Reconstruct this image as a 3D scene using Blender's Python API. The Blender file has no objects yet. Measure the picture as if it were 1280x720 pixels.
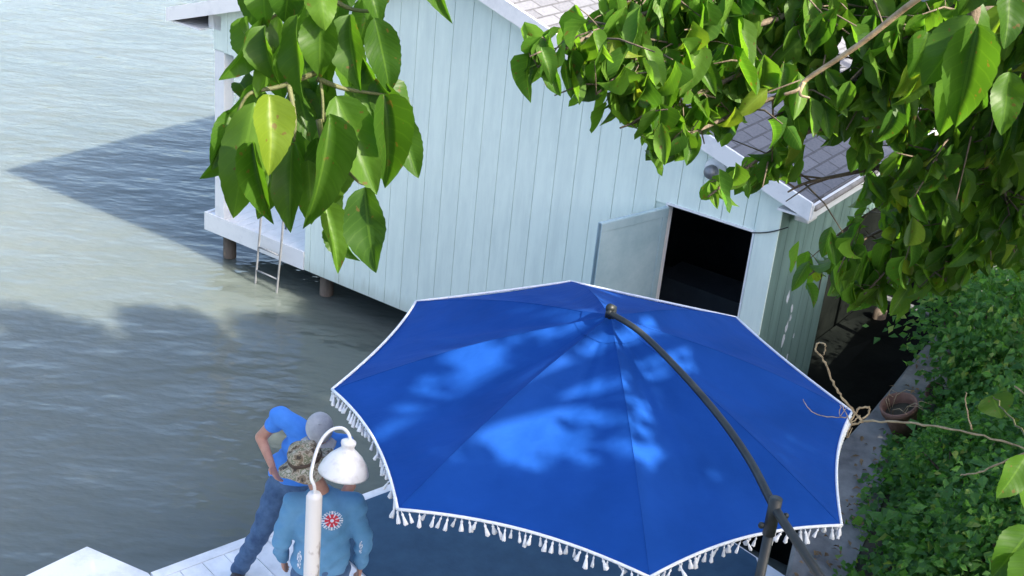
import bpy, bmesh, math, random
import numpy as np
from mathutils import Vector, Matrix
from mathutils.bvhtree import BVHTree
R = math.radians
random.seed(7); rng = np.random.default_rng(7)
scene = bpy.context.scene
col = scene.collection

# ---------------------------------------------------------------- camera
FPX, PITCH, ROLL, CAMH = 1667.0, R(24.8), R(5.9), 6.8
CAM = np.array([0.0, 0.0, CAMH])
FW = np.array([0, math.cos(PITCH), -math.sin(PITCH)])
UP0 = np.array([0, math.sin(PITCH), math.cos(PITCH)])
RT0 = np.array([1.0, 0, 0])
cr, sr = math.cos(ROLL), math.sin(ROLL)
cd = bpy.data.cameras.new('camera'); cam = bpy.data.objects.new('camera', cd); col.objects.link(cam)
cd.sensor_width = 36.0; cd.lens = 36.0 * FPX / 1280.0
cd.clip_start = 0.05; cd.clip_end = 5000
rx = RT0 * cr + UP0 * sr
ux = -RT0 * sr + UP0 * cr
cam.matrix_world = Matrix(((rx[0], ux[0], -FW[0], 0), (rx[1], ux[1], -FW[1], 0), (rx[2], ux[2], -FW[2], CAMH), (0, 0, 0, 1)))
scene.camera = cam

# ---------------------------------------------------------------- light
SUN_EL, SUN_AZ = 41.0, 124.5
w = bpy.data.worlds.new('World'); scene.world = w; w.use_nodes = True
nt = w.node_tree; bg = nt.nodes['Background']
sky = nt.nodes.new('ShaderNodeTexSky'); sky.sky_type = 'NISHITA'; sky.sun_disc = False
sky.sun_elevation = R(SUN_EL); sky.sun_rotation = R(SUN_AZ)
sky.air_density = 1.0; sky.dust_density = 3.6; sky.ozone_density = 1.5
nt.links.new(sky.outputs[0], bg.inputs[0]); bg.inputs[1].default_value = 0.15
sl = bpy.data.lights.new('sun', 'SUN'); sun = bpy.data.objects.new('sun', sl); col.objects.link(sun)
sl.energy = 5.0; sl.angle = R(0.5); sl.color = (1.0, 0.91, 0.77)
to_sun = Vector((math.sin(R(SUN_AZ)) * math.cos(R(SUN_EL)), math.cos(R(SUN_AZ)) * math.cos(R(SUN_EL)), math.sin(R(SUN_EL))))
sun.rotation_euler = to_sun.to_track_quat('Z', 'Y').to_euler(); sun.location = (30, -30, 40)
vs = scene.view_settings
vs.view_transform = 'Standard'; vs.look = 'None'; vs.gamma = 1; vs.use_curve_mapping = False; vs.exposure = 1.65
scene.cycles.max_bounces = 8; scene.cycles.transparent_max_bounces = 8
scene.cycles.caustics_reflective = False; scene.cycles.caustics_refractive = False

# ---------------------------------------------------------------- pixel <-> world (1280x720 photo)
def ray(x, y):
    px, py = x - 640, y - 360
    u = px * cr + py * sr; v = -px * sr + py * cr
    d = FW * FPX + RT0 * u - UP0 * v
    return d / np.linalg.norm(d)
def at_z(x, y, z):
    d = ray(x, y); return CAM + d * ((z - CAMH) / d[2])
def at_d(x, y, t): return CAM + ray(x, y) * t
def proj(P):
    q = np.asarray(P, float) - CAM
    z = q @ FW; u = FPX * (q @ RT0) / z; v = -FPX * (q @ UP0) / z
    return 640 + u * cr - v * sr, 360 + u * sr + v * cr

# ---------------------------------------------------------------- builders
OFF = {}
def vec(p): return np.asarray(p, float)
def nrm(v):
    v = vec(v); return v / (np.linalg.norm(v) + 1e-12)
def tag(o, label=None, cat=None, group=None, kind=None):
    if label: o['label'] = label
    if cat: o['category'] = cat
    if group: o['group'] = group
    if kind: o['kind'] = kind
    return o
def empty(name, loc, label=None, cat=None, group=None):
    o = bpy.data.objects.new(name, None); col.objects.link(o)
    o.empty_display_size = 0.2; o.location = [float(c) for c in loc]; OFF[o.name] = vec(loc)
    return tag(o, label, cat, group)
def link(name, me, mats, parent=None, loc=None):
    if not isinstance(mats, (list, tuple)): mats = [mats]
    for m in mats: me.materials.append(m)
    o = bpy.data.objects.new(name, me); col.objects.link(o)
    if parent is not None: o.parent = parent
    if loc is not None: o.location = loc
    return o
class MB:
    def __init__(s): s.v = []; s.f = []; s.m = []
    def add(s, verts, faces, mi=0):
        b = len(s.v); s.v += [tuple(float(c) for c in p) for p in verts]
        s.f += [tuple(b + i for i in f) for f in faces]; s.m += [mi] * len(faces); return s
    def box(s, c, ax, ay, az, mi=0):
        c, ax, ay, az = map(vec, (c, ax, ay, az))
        V = [c + i * ax + j * ay + k * az for k in (-1, 1) for j in (-1, 1) for i in (-1, 1)]
        return s.add(V, [(0, 2, 3, 1), (4, 5, 7, 6), (0, 1, 5, 4), (2, 6, 7, 3), (0, 4, 6, 2), (1, 3, 7, 5)], mi)
    def prism(s, poly, z0, z1, mi=0):
        n = len(poly); V = [(p[0], p[1], z0) for p in poly] + [(p[0], p[1], z1) for p in poly]
        return s.add(V, [tuple(range(n - 1, -1, -1)), tuple(range(n, 2 * n))] + [(i, (i + 1) % n, n + (i + 1) % n, n + i) for i in range(n)], mi)
    def loft(s, pts, rad, ref=(0, 0, 1), n=10, caps=True, mi=0):
        pts = [vec(p) for p in pts]; V = []; k = len(pts); ref = vec(ref)
        for i, p in enumerate(pts):
            t = nrm(pts[min(i + 1, k - 1)] - pts[max(i - 1, 0)])
            a = ref - t * (ref @ t)
            if np.linalg.norm(a) < 1e-3: a = np.cross(t, (1, 0.3, 0.2))
            a = nrm(a); b = np.cross(t, a)
            r = rad[i] if isinstance(rad, (list, tuple, np.ndarray)) else rad
            ra, rb = r if isinstance(r, (tuple, list)) else (r, r)
            V += [p + a * ra * math.cos(2 * math.pi * j / n) + b * rb * math.sin(2 * math.pi * j / n) for j in range(n)]
        F = [(i * n + j, i * n + (j + 1) % n, (i + 1) * n + (j + 1) % n, (i + 1) * n + j) for i in range(k - 1) for j in range(n)]
        if caps: F += [tuple(range(n - 1, -1, -1)), tuple((k - 1) * n + j for j in range(n))]
        return s.add(V, F, mi)
    def cap(s, a, b, ra, rb, n=12, ref=(0, 0, 1)):
        "tapered capsule with round ends"
        a, b = vec(a), vec(b); t = nrm(b - a); P, Q = [], []
        for q in (-0.97, -0.75, -0.4, 0): P.append(a + t * ra * q); Q.append(ra * math.sqrt(1 - q * q))
        for q in (0, 0.4, 0.75, 0.97): P.append(b + t * rb * q); Q.append(rb * math.sqrt(1 - q * q))
        return s.loft(P, Q, ref, n)
    def ball(s, c, r, n=12):
        c = vec(c); r = vec(r) if np.ndim(r) else np.array([r] * 3); V = []; F = []
        m = n // 2 + 1
        for i in range(m):
            th = math.pi * (i + 0.02) / (m - 1 + 0.04)
            for j in range(n):
                ph = 2 * math.pi * j / n
                V.append(c + r * np.array([math.sin(th) * math.cos(ph), math.sin(th) * math.sin(ph), math.cos(th)]))
        F = [(i * n + j, (i + 1) * n + j, (i + 1) * n + (j + 1) % n, i * n + (j + 1) % n) for i in range(m - 1) for j in range(n)]
        F += [tuple(range(n)), tuple((m - 1) * n + j for j in range(n - 1, -1, -1))]
        return s.add(V, F)
    def lathe(s, prof, c=(0, 0, 0), n=24, axes=None, wob=None, mi=0):
        c = vec(c); X, Y, Z = (np.eye(3) if axes is None else [vec(a) for a in axes]); V = []
        for i, (r, z) in enumerate(prof):
            for j in range(n):
                a = 2 * math.pi * j / n; dz = wob(i, a) if wob else 0
                V.append(c + X * r * math.cos(a) + Y * r * math.sin(a) + Z * (z + dz))
        F = [(i * n + j, i * n + (j + 1) % n, (i + 1) * n + (j + 1) % n, (i + 1) * n + j) for i in range(len(prof) - 1) for j in range(n)]
        return s.add(V, F, mi)
    def mesh(s, name, off=(0, 0, 0), smooth=False):
        me = bpy.data.meshes.new(name); o = vec(off)
        me.from_pydata([tuple(vec(p) - o) for p in s.v], [], s.f); me.update()
        bm = bmesh.new(); bm.from_mesh(me); bmesh.ops.recalc_face_normals(bm, faces=bm.faces); bm.to_mesh(me); bm.free()
        me.polygons.foreach_set('material_index', s.m)
        if smooth: me.polygons.foreach_set('use_smooth', [True] * len(me.polygons))
        return me
    def build(s, name, mats, parent=None, smooth=False, bevel=0, loc=None):
        off = OFF.get(parent.name, vec((0, 0, 0))) if parent is not None else (vec(loc) if loc is not None else vec((0, 0, 0)))
        o = link(name, s.mesh(name, off, smooth), mats, parent, None if (parent is not None or loc is None) else [float(c) for c in loc])
        OFF[o.name] = off
        if bevel:
            b = o.modifiers.new('bevel', 'BEVEL'); b.width = bevel; b.segments = 2; b.limit_method = 'ANGLE'; b.angle_limit = R(40)
        return o
def remeshed(mb, name, mats, parent, voxel=0.011, smooth=4, fn=None):
    "fuse overlapping pieces into ONE continuous surface"
    me0 = mb.mesh('tmp'); t = bpy.data.objects.new('tmp', me0); col.objects.link(t)
    m = t.modifiers.new('r', 'REMESH'); m.mode = 'VOXEL'; m.voxel_size = voxel
    q = t.modifiers.new('s', 'SMOOTH'); q.iterations = smooth; q.factor = 0.5
    bpy.context.view_layer.update(); dg = bpy.context.evaluated_depsgraph_get()
    me = bpy.data.meshes.new_from_object(t.evaluated_get(dg)); me.name = name
    bpy.data.objects.remove(t); bpy.data.meshes.remove(me0); me.materials.clear()
    n = len(me.vertices); co = np.empty(n * 3); me.vertices.foreach_get('co', co); co = co.reshape(-1, 3)
    if fn is not None: co = fn(co)
    bv = BVHTree.FromPolygons([Vector(c) for c in co], [tuple(p.vertices) for p in me.polygons])
    off = OFF.get(parent.name, np.zeros(3)); me.vertices.foreach_set('co', (co - off).ravel())
    me.polygons.foreach_set('use_smooth', [True] * len(me.polygons)); me.update()
    o = link(name, me, mats, parent); OFF[o.name] = off
    return o, bv

# ---------------------------------------------------------------- materials
def mat(name):
    m = bpy.data.materials.new(name); m.use_nodes = True
    return m, m.node_tree, m.node_tree.nodes['Principled BSDF']
def ramp(nt, fac, stops):
    r = nt.nodes.new('ShaderNodeValToRGB'); e = r.color_ramp.elements
    while len(e) < len(stops): e.new(0.5)
    for k, (p, c) in enumerate(stops): e[k].position = p; e[k].color = (*c, 1)
    nt.links.new(fac, r.inputs[0]); return r.outputs[0]
def noise(nt, scale, detail=4, rough=0.6, stretch=None, coord='Object'):
    tc = nt.nodes.new('ShaderNodeTexCoord'); n = nt.nodes.new('ShaderNodeTexNoise')
    n.inputs['Scale'].default_value = scale; n.inputs['Detail'].default_value = detail; n.inputs['Roughness'].default_value = rough
    src = tc.outputs[coord]
    if stretch is not None:
        mp = nt.nodes.new('ShaderNodeMapping'); mp.inputs['Scale'].default_value = stretch[:3]
        if len(stretch) > 3: mp.inputs['Rotation'].default_value = (0, 0, stretch[3])
        nt.links.new(src, mp.inputs[0]); src = mp.outputs[0]
    nt.links.new(src, n.inputs['Vector']); return n.outputs['Fac']
def math_(nt, op, a, b=None, c=None):
    n = nt.nodes.new('ShaderNodeMath'); n.operation = op
    for i, x in enumerate((a, b, c)):
        if x is None: continue
        if isinstance(x, (int, float)): n.inputs[i].default_value = x
        else: nt.links.new(x, n.inputs[i])
    return n.outputs[0]
def mix(nt, fac, a, b, mode='MIX'):
    n = nt.nodes.new('ShaderNodeMix'); n.data_type = 'RGBA'; n.blend_type = mode
    for k, x in ((0, fac), (6, a), (7, b)):
        if isinstance(x, (int, float)): n.inputs[k].default_value = x
        elif isinstance(x, tuple): n.inputs[k].default_value = (*x, 1)
        else: nt.links.new(x, n.inputs[k])
    return n.outputs[2]
def bump(nt, b, h, strength=0.3, dist=0.01):
    n = nt.nodes.new('ShaderNodeBump'); n.inputs['Strength'].default_value = strength; n.inputs['Distance'].default_value = dist
    nt.links.new(h, n.inputs['Height']); nt.links.new(n.outputs[0], b.inputs['Normal'])
def simple(name, c1, c2, scale=6, rough=0.6, metal=0, bstr=0.2, stretch=None, stops=(0.3, 0.7), island=0.0):
    m, nt, b = mat(name)
    n = noise(nt, scale, 5, 0.65, stretch)
    c = ramp(nt, n, [(stops[0], c1), (stops[1], c2)])
    if island:
        g = nt.nodes.new('ShaderNodeNewGeometry')
        f = math_(nt, 'MULTIPLY_ADD', g.outputs['Random Per Island'], island, 1 - island * 0.5)
        hs = nt.nodes.new('ShaderNodeHueSaturation'); nt.links.new(c, hs.inputs['Color']); nt.links.new(f, hs.inputs['Value']); c = hs.outputs[0]
    nt.links.new(c, b.inputs['Base Color']); b.inputs['Roughness'].default_value = rough; b.inputs['Metallic'].default_value = metal
    if bstr: bump(nt, b, noise(nt, scale * 4, 5, 0.7, stretch), bstr, 0.01)
    return m
M = {}
def siding(name, base, dirt):
    m, nt, b = mat(name)
    n1 = noise(nt, 1.1, 5, 0.7, (1, 1, 0.35)); n2 = noise(nt, 9, 6, 0.7, (1, 1, 0.12))
    f = math_(nt, 'MULTIPLY', n1, n2)
    c = ramp(nt, f, [(0.14, dirt), (0.30, base), (0.6, tuple(min(1, x * 1.06) for x in base))])
    fl_ = noise(nt, 7, 6, 0.75, (1.6, 1.6, 0.5)); fk = nt.nodes.new('ShaderNodeMapRange'); nt.links.new(fl_, fk.inputs[0]); fk.inputs[1].default_value = 0.70; fk.inputs[2].default_value = 0.73; fk.inputs[4].default_value = 0.55
    c = mix(nt, fk.outputs[0], c, (0.42, 0.43, 0.40))
    ge = nt.nodes.new('ShaderNodeNewGeometry'); sz = nt.nodes.new('ShaderNodeSeparateXYZ'); nt.links.new(ge.outputs['Position'], sz.inputs[0])
    gr = math_(nt, 'SUBTRACT', math_(nt, 'MULTIPLY', n2, 0.55), math_(nt, 'SUBTRACT', sz.outputs[2], 0.33))
    mr = nt.nodes.new('ShaderNodeMapRange'); nt.links.new(gr, mr.inputs[0]); mr.inputs[1].default_value = 0.08; mr.inputs[2].default_value = 0.26; mr.inputs[4].default_value = 0.4
    c = mix(nt, mr.outputs[0], c, (0.30, 0.33, 0.26))
    g = nt.nodes.new('ShaderNodeNewGeometry')
    v = math_(nt, 'MULTIPLY_ADD', g.outputs['Random Per Island'], 0.03, 0.985)
    hs = nt.nodes.new('ShaderNodeHueSaturation'); nt.links.new(c, hs.inputs['Color']); nt.links.new(v, hs.inputs['Value'])
    nt.links.new(hs.outputs[0], b.inputs['Base Color']); b.inputs['Roughness'].default_value = 0.5
    bump(nt, b, n2, 0.15, 0.006); return m
M['mint'] = siding('mint_painted_siding', (0.81, 0.91, 0.835), (0.70, 0.80, 0.745))
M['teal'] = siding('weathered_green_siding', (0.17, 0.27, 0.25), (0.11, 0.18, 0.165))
M['white'] = simple('white_trim_paint', (0.70, 0.70, 0.72), (0.84, 0.83, 0.84), 5, 0.45, 0, 0.1, stops=(0.25, 0.5))
M['dockwhite'] = simple('white_dock_paint', (0.55, 0.58, 0.60), (0.78, 0.80, 0.82), 3.5, 0.55, 0, 0.2, stops=(0.28, 0.55), island=0.12)
M['doorpane'] = simple('blue_green_door_paint', (0.29, 0.41, 0.465), (0.39, 0.51, 0.56), 4, 0.25, 0, 0.05)
M['drip'] = simple('weathered_drip_edge', (0.22, 0.20, 0.18), (0.38, 0.35, 0.32), 7, 0.6)
M['ramp'] = simple('slip_shade_black', (0.002, 0.003, 0.003), (0.008, 0.010, 0.009), 2.5, 0.7, 0, 0.4)  # near-black colour that paints the slip's deep shade
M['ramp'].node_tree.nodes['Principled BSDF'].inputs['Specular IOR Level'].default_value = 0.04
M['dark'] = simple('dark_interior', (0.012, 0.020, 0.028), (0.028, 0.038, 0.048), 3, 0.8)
M['pile'] = simple('wet_pile_wood', (0.05, 0.04, 0.03), (0.22, 0.17, 0.13), 5, 0.8, 0, 0.5, (1, 1, 0.2))
M['concrete'] = simple('weathered_concrete', (0.10, 0.10, 0.10), (0.26, 0.26, 0.25), 2.6, 0.85, 0, 0.7, stops=(0.3, 0.72))
M['soil'] = simple('dark_soil', (0.02, 0.02, 0.012), (0.06, 0.05, 0.03), 5, 0.95, 0, 0.6)
M['bark'] = simple('grey_brown_bark', (0.06, 0.045, 0.03), (0.17, 0.13, 0.09), 14, 0.85, 0, 0.7, (1, 1, 0.3))
M['twig'] = simple('tan_dry_twig', (0.22, 0.15, 0.08), (0.52, 0.40, 0.24), 30, 0.7, 0, 0.3)
M['greentwig'] = simple('dark_green_twig', (0.05, 0.06, 0.02), (0.12, 0.12, 0.05), 30, 0.7, 0, 0.3)
M['steel'] = simple('galvanised_steel', (0.15, 0.16, 0.17), (0.26, 0.27, 0.29), 12, 0.4, 0.4, 0.1)
M['mast'] = simple('dark_bronze_pole', (0.010, 0.013, 0.014), (0.028, 0.034, 0.032), 8, 0.45, 0.0, 0.05)
M['terracotta'] = simple('terracotta', (0.13, 0.065, 0.045), (0.24, 0.13, 0.095), 9, 0.8, 0, 0.3)
M['lampwhite'] = simple('white_lamp_enamel', (0.58, 0.56, 0.55), (0.74, 0.73, 0.72), 14, 0.3, 0, 0.05, stops=(0.3, 0.5))
M['postwhite'] = simple('chipped_white_post_paint', (0.30, 0.25, 0.22), (0.68, 0.66, 0.64), 9, 0.5, 0, 0.2, (1, 1, 0.5), stops=(0.30, 0.42))
M['tassel'] = simple('white_cotton', (0.70, 0.72, 0.75), (0.86, 0.87, 0.88), 60, 0.85, 0, 0.3)
M['rug'] = simple('navy_outdoor_carpet', (0.018, 0.060, 0.115), (0.032, 0.088, 0.155), 5, 0.95, 0, 0.4)
M['skin'] = simple('sunburnt_skin', (0.40, 0.19, 0.13), (0.52, 0.28, 0.20), 14, 0.5, 0, 0.1)
M['tee'] = simple('blue_grey_cotton', (0.075, 0.22, 0.37), (0.115, 0.28, 0.46), 6, 0.85, 0, 0.3)
M['tee2'] = simple('bright_blue_cotton', (0.035, 0.19, 0.62), (0.06, 0.25, 0.74), 6, 0.85, 0, 0.3)
M['jeans'] = simple('denim', (0.03, 0.07, 0.15), (0.09, 0.17, 0.30), 10, 0.9, 0, 0.4)
M['cap'] = simple('grey_cap_cloth', (0.34, 0.34, 0.35), (0.50, 0.49, 0.49), 16, 0.9, 0, 0.3)
M['red'] = simple('red_print', (0.55, 0.02, 0.04), (0.65, 0.05, 0.07), 60, 0.8, 0, 0.1)
M['print'] = simple('pale_print', (0.55, 0.60, 0.68), (0.78, 0.80, 0.84), 60, 0.8, 0, 0.1)
M['hair'] = simple('brown_hair', (0.05, 0.03, 0.02), (0.10, 0.07, 0.05), 60, 0.7, 0, 0.4)
M['shoe'] = simple('black_shoe', (0.02, 0.02, 0.022), (0.06, 0.06, 0.065), 20, 0.6)
def camo():
    m, nt, b = mat('camouflage_cloth')
    n = noise(nt, 17, 3, 0.55); n2 = noise(nt, 33, 3, 0.6)
    f = math_(nt, 'ADD', math_(nt, 'MULTIPLY', n, 0.72), math_(nt, 'MULTIPLY', n2, 0.28))
    r = nt.nodes.new('ShaderNodeValToRGB'); r.color_ramp.interpolation = 'CONSTANT'; e = r.color_ramp.elements
    for k in range(3): e.new(0.5)
    for k, (p, c) in enumerate([(0, (0.05, 0.04, 0.03)), (0.42, (0.18, 0.14, 0.09)), (0.48, (0.36, 0.31, 0.23)), (0.535, (0.17, 0.18, 0.11)), (0.59, (0.44, 0.40, 0.32))]):
        e[k].position = p; e[k].color = (*c, 1)
    nt.links.new(f, r.inputs[0]); nt.links.new(r.outputs[0], b.inputs['Base Color']); b.inputs['Roughness'].default_value = 0.9
    return m
M['camo'] = camo()
def canopy_mat():
    m, nt, b = mat('blue_canopy_cloth')
    n = noise(nt, 2.5, 5, 0.6); c = ramp(nt, n, [(0.3, (0.005, 0.050, 0.235)), (0.7, (0.009, 0.068, 0.315))])
    nt.links.new(c, b.inputs['Base Color']); b.inputs['Roughness'].default_value = 0.75
    b.inputs['Specular IOR Level'].default_value = 0.1; bump(nt, b, math_(nt, 'ADD', noise(nt, 5, 4, 0.5, (1, 2.2, 1)), math_(nt, 'MULTIPLY', noise(nt, 22, 3, 0.5), 0.25)), 0.4, 0.025)
    t = nt.nodes.new('ShaderNodeBsdfTranslucent'); t.inputs[0].default_value = (0.015, 0.08, 0.5, 1)
    s = nt.nodes.new('ShaderNodeMixShader'); s.inputs[0].default_value = 0.15
    nt.links.new(b.outputs[0], s.inputs[1]); nt.links.new(t.outputs[0], s.inputs[2])
    nt.links.new(s.outputs[0], nt.nodes['Material Output'].inputs[0]); return m
M['canopy'] = canopy_mat()
def shingle():
    m, nt, b = mat('grey_blue_shingles')
    tc = nt.nodes.new('ShaderNodeUVMap'); br = nt.nodes.new('ShaderNodeTexBrick')
    nt.links.new(tc.outputs[0], br.inputs[0]); br.inputs['Scale'].default_value = 1.0
    br.inputs['Brick Width'].default_value = 0.30; br.inputs['Row Height'].default_value = 0.14; br.inputs['Mortar Size'].default_value = 0.012
    br.inputs['Color1'].default_value = (0.10, 0.105, 0.125, 1); br.inputs['Color2'].default_value = (0.175, 0.18, 0.205, 1); br.inputs['Mortar'].default_value = (0.035, 0.035, 0.04, 1)
    c = mix(nt, 0.35, br.outputs[0], ramp(nt, noise(nt, 40, 4), [(0.3, (0.08, 0.08, 0.09)), (0.7, (0.22, 0.22, 0.235))]))
    nt.links.new(c, b.inputs['Base Color']); b.inputs['Roughness'].default_value = 0.8
    bump(nt, b, br.outputs['Fac'], -0.5, 0.02); return m
M['shingle'] = shingle()
def water_mat():
    m, nt, b = mat('river_water')
    c = ramp(nt, noise(nt, 0.25, 3, 0.5), [(0.3, (0.094, 0.116, 0.108)), (0.7, (0.124, 0.144, 0.133))])
    nt.links.new(c, b.inputs['Base Color']); b.inputs['Roughness'].default_value = 0.05
    b.inputs['IOR'].default_value = 1.45
    b.inputs['Subsurface Weight'].default_value = 1.0; b.inputs['Subsurface Radius'].default_value = (1.0, 1.0, 0.9); b.inputs['Subsurface Scale'].default_value = 0.8
    a = noise(nt, 1.5, 3, 0.55, (0.6, 1.1, 1, 0.25)); d = noise(nt, 4.2, 3, 0.55, (0.65, 1.15, 1, -0.15)); e = noise(nt, 0.35, 2, 0.5)
    h = math_(nt, 'ADD', math_(nt, 'MULTIPLY', a, 1.0), math_(nt, 'MULTIPLY', math_(nt, 'MULTIPLY', d, 0.55), e))
    bump(nt, b, h, 0.7, 0.085); return m
M['water'] = water_mat()
def leaf_mat(name, dark, light, back, trans=0.4, veins=True, rough=0.42):
    m, nt, b = mat(name)
    g = nt.nodes.new('ShaderNodeNewGeometry')
    c = ramp(nt, g.outputs['Random Per Island'], [(0.05, dark), (0.9, light), (0.99, back)])
    n = noise(nt, 45, 3, 0.6); c = mix(nt, math_(nt, 'MULTIPLY', n, 0.35), c, (dark[0] * 0.7, dark[1] * 0.7, dark[2] * 0.7))
    sp_ = noise(nt, 70, 2, 0.5); br_ = math_(nt, 'MULTIPLY', math_(nt, 'GREATER_THAN', sp_, 0.69), 0.8); c = mix(nt, br_, c, (0.10, 0.065, 0.02))
    if veins:
        uv = nt.nodes.new('ShaderNodeUVMap'); sp = nt.nodes.new('ShaderNodeSeparateXYZ'); nt.links.new(uv.outputs[0], sp.inputs[0])
        u = math_(nt, 'ABSOLUTE', math_(nt, 'MULTIPLY_ADD', sp.outputs[0], 2, -1))
        ph = math_(nt, 'FRACT', math_(nt, 'MULTIPLY', math_(nt, 'SUBTRACT', sp.outputs[1], math_(nt, 'MULTIPLY', math_(nt, 'POWER', u, 1.3), 0.22)), 8.0))
        side = math_(nt, 'LESS_THAN', math_(nt, 'ABSOLUTE', math_(nt, 'SUBTRACT', ph, 0.5)), 0.07)
        mid = math_(nt, 'LESS_THAN', u, 0.055)
        v = math_(nt, 'MAXIMUM', math_(nt, 'MULTIPLY', side, 0.09), math_(nt, 'MULTIPLY', mid, 0.3))
        c = mix(nt, v, c, (min(1, light[0] * 2.0), min(1, light[1] * 1.7), light[2] * 1.8))
        wv = math_(nt, 'SINE', math_(nt, 'MULTIPLY', ph, 6.283))
        bump(nt, b, wv, 0.10, 0.0010)
    nt.links.new(c, b.inputs['Base Color']); b.inputs['Roughness'].default_value = rough; b.inputs['Specular IOR Level'].default_value = 0.22
    t = nt.nodes.new('ShaderNodeBsdfTranslucent')
    nt.links.new(mix(nt, 1.0, c, (2.5, 2.6, 0.9), 'MULTIPLY'), t.inputs[0])
    s = nt.nodes.new('ShaderNodeMixShader'); s.inputs[0].default_value = trans
    nt.links.new(b.outputs[0], s.inputs[1]); nt.links.new(t.outputs[0], s.inputs[2])
    nt.links.new(s.outputs[0], nt.nodes['Material Output'].inputs[0]); return m
M['leaf'] = leaf_mat('broad_green_leaf', (0.026, 0.070, 0.009), (0.060, 0.132, 0.015), (0.085, 0.165, 0.02), 0.48)
M['yleaf'] = leaf_mat('yellowing_leaf', (0.085, 0.135, 0.012), (0.11, 0.165, 0.015), (0.12, 0.17, 0.02))
M['leaf2'] = leaf_mat('deep_green_leaf', (0.040, 0.105, 0.016), (0.095, 0.185, 0.026), (0.19, 0.23, 0.03), 0.5)
M['leaf3'] = leaf_mat('crown_leaf', (0.03, 0.08, 0.014), (0.06, 0.12, 0.02), (0.09, 0.14, 0.03), 0.15, False)
M['ivy'] = leaf_mat('small_ivy_leaf', (0.04, 0.12, 0.03), (0.11, 0.25, 0.055), (0.22, 0.28, 0.07), 0.4, False, 0.45)

# ---------------------------------------------------------------- leaves
def leaf_template(nu, nv, fold, bend, wave, tipw=0.75):
    V, UV = [], []
    for j in range(nv + 1):
        v = j / nv; wd = (v ** 0.62) * ((1 - v) ** tipw); wd /= (0.62 / (0.62 + tipw)) ** 0.62 * (tipw / (0.62 + tipw)) ** tipw
        if j == 0: wd = 0.02
        wd *= 1 + (0.028 * math.sin(v * 61) if nv > 8 else 0.02 * math.sin(v * 23))
        a = bend * v; y = math.sin(a) / bend if abs(bend) > 1e-3 else v; zz = -(1 - math.cos(a)) / bend if abs(bend) > 1e-3 else 0
        for i in range(nu + 1):
            u = 2 * i / nu - 1
            V.append((0.5 * u * wd, y, zz + fold * abs(u) * wd * 0.5 + wave * math.sin(v * 9 + (2 if u > 0 else 0)) * abs(u) * wd))
            UV.append((u * 0.5 + 0.5, v))
    F = [(j * (nu + 1) + i, j * (nu + 1) + i + 1, (j + 1) * (nu + 1) + i + 1, (j + 1) * (nu + 1) + i) for j in range(nv) for i in range(nu)]
    return np.array(V), np.array(F), np.array(UV)
def leaves_mesh(name, L, templates, smooth=True, off=(0, 0, 0)):
    "L: list of (base, tip direction, normal, length, width, template index)"
    VV, FF, UU = [], [], []; b = 0
    groups = {}
    for l in L: groups.setdefault(l[5], []).append(l)
    for k, ls in groups.items():
        V, F, UV = templates[k]
        B = np.array([l[0] for l in ls]); A = np.array([l[1] for l in ls]); N = np.array([l[2] for l in ls])
        A /= np.linalg.norm(A, axis=1)[:, None]
        N = N - A * (N * A).sum(1)[:, None]; N /= np.linalg.norm(N, axis=1)[:, None] + 1e-9
        X = np.cross(A, N); ln = np.array([l[3] for l in ls])[:, None, None]; wd = np.array([l[4] for l in ls])[:, None, None]
        P = B[:, None, :] + X[:, None, :] * V[None, :, 0:1] * wd + A[:, None, :] * V[None, :, 1:2] * ln + N[:, None, :] * V[None, :, 2:3] * ln
        n = len(ls); VV.append(P.reshape(-1, 3))
        FF.append((F[None] + (np.arange(n) * len(V))[:, None, None] + b).reshape(-1, 4)); b += n * len(V)
        UU.append(np.tile(UV[F.ravel()], (n, 1)))
    V = np.concatenate(VV) - vec(off); F = np.concatenate(FF); U = np.concatenate(UU)
    me = bpy.data.meshes.new(name); me.vertices.add(len(V)); me.vertices.foreach_set('co', V.ravel())
    me.loops.add(F.size); me.loops.foreach_set('vertex_index', F.ravel().astype(np.int32))
    me.polygons.add(len(F)); me.polygons.foreach_set('loop_start', np.arange(0, F.size, 4, dtype=np.int32))
    me.update(calc_edges=True); me.validate()
    uv = me.uv_layers.new(name='UVMap'); uv.data.foreach_set('uv', U.ravel())
    me.polygons.foreach_set('use_smooth', [smooth] * len(F)); return me
def leaves(name, L, templates, material, parent=None, smooth=True):
    off = OFF.get(parent.name, np.zeros(3)) if parent is not None else np.zeros(3)
    o = link(name, leaves_mesh(name, L, templates, smooth, off), material, parent); OFF[o.name] = off; return o
T_NEAR = [leaf_template(6, 26, f, bd, wv, tw) for f, bd, wv, tw in ((0.38, 0.6, 0.05, 0.98), (0.6, 0.9, 0.06, 1.05), (-0.25, 0.5, 0.06, 0.95), (0.25, 0.3, 0.05, 0.9), (0.8, 1.2, 0.06, 1.0))]
T_MID = [leaf_template(4, 7, f, bd, wv, tw) for f, bd, wv, tw in ((0.45, 0.7, 0.04, 0.95), (0.7, 1.1, 0.05, 1.0), (-0.3, 0.6, 0.06, 0.9), (0.5, -0.4, 0.05, 0.95), (0.9, 1.5, 0.06, 1.0))]
T_FAR = [leaf_template(2, 2, 0.4, 0.8, 0.0), leaf_template(2, 2, 0.2, 0.5, 0.0)]
def rnd_unit():
    v = rng.normal(size=3); return v / np.linalg.norm(v)

# ================================================================= SETTING
# water
wm = MB(); wm.add([(-400, -60, 0), (500, -60, 0), (500, 900, 0), (-400, 900, 0)], [(0, 1, 2, 3)])
tag(wm.build('water', M['water']), kind='structure')
# riverbed sheet far below is not seen: the water is murky

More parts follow.
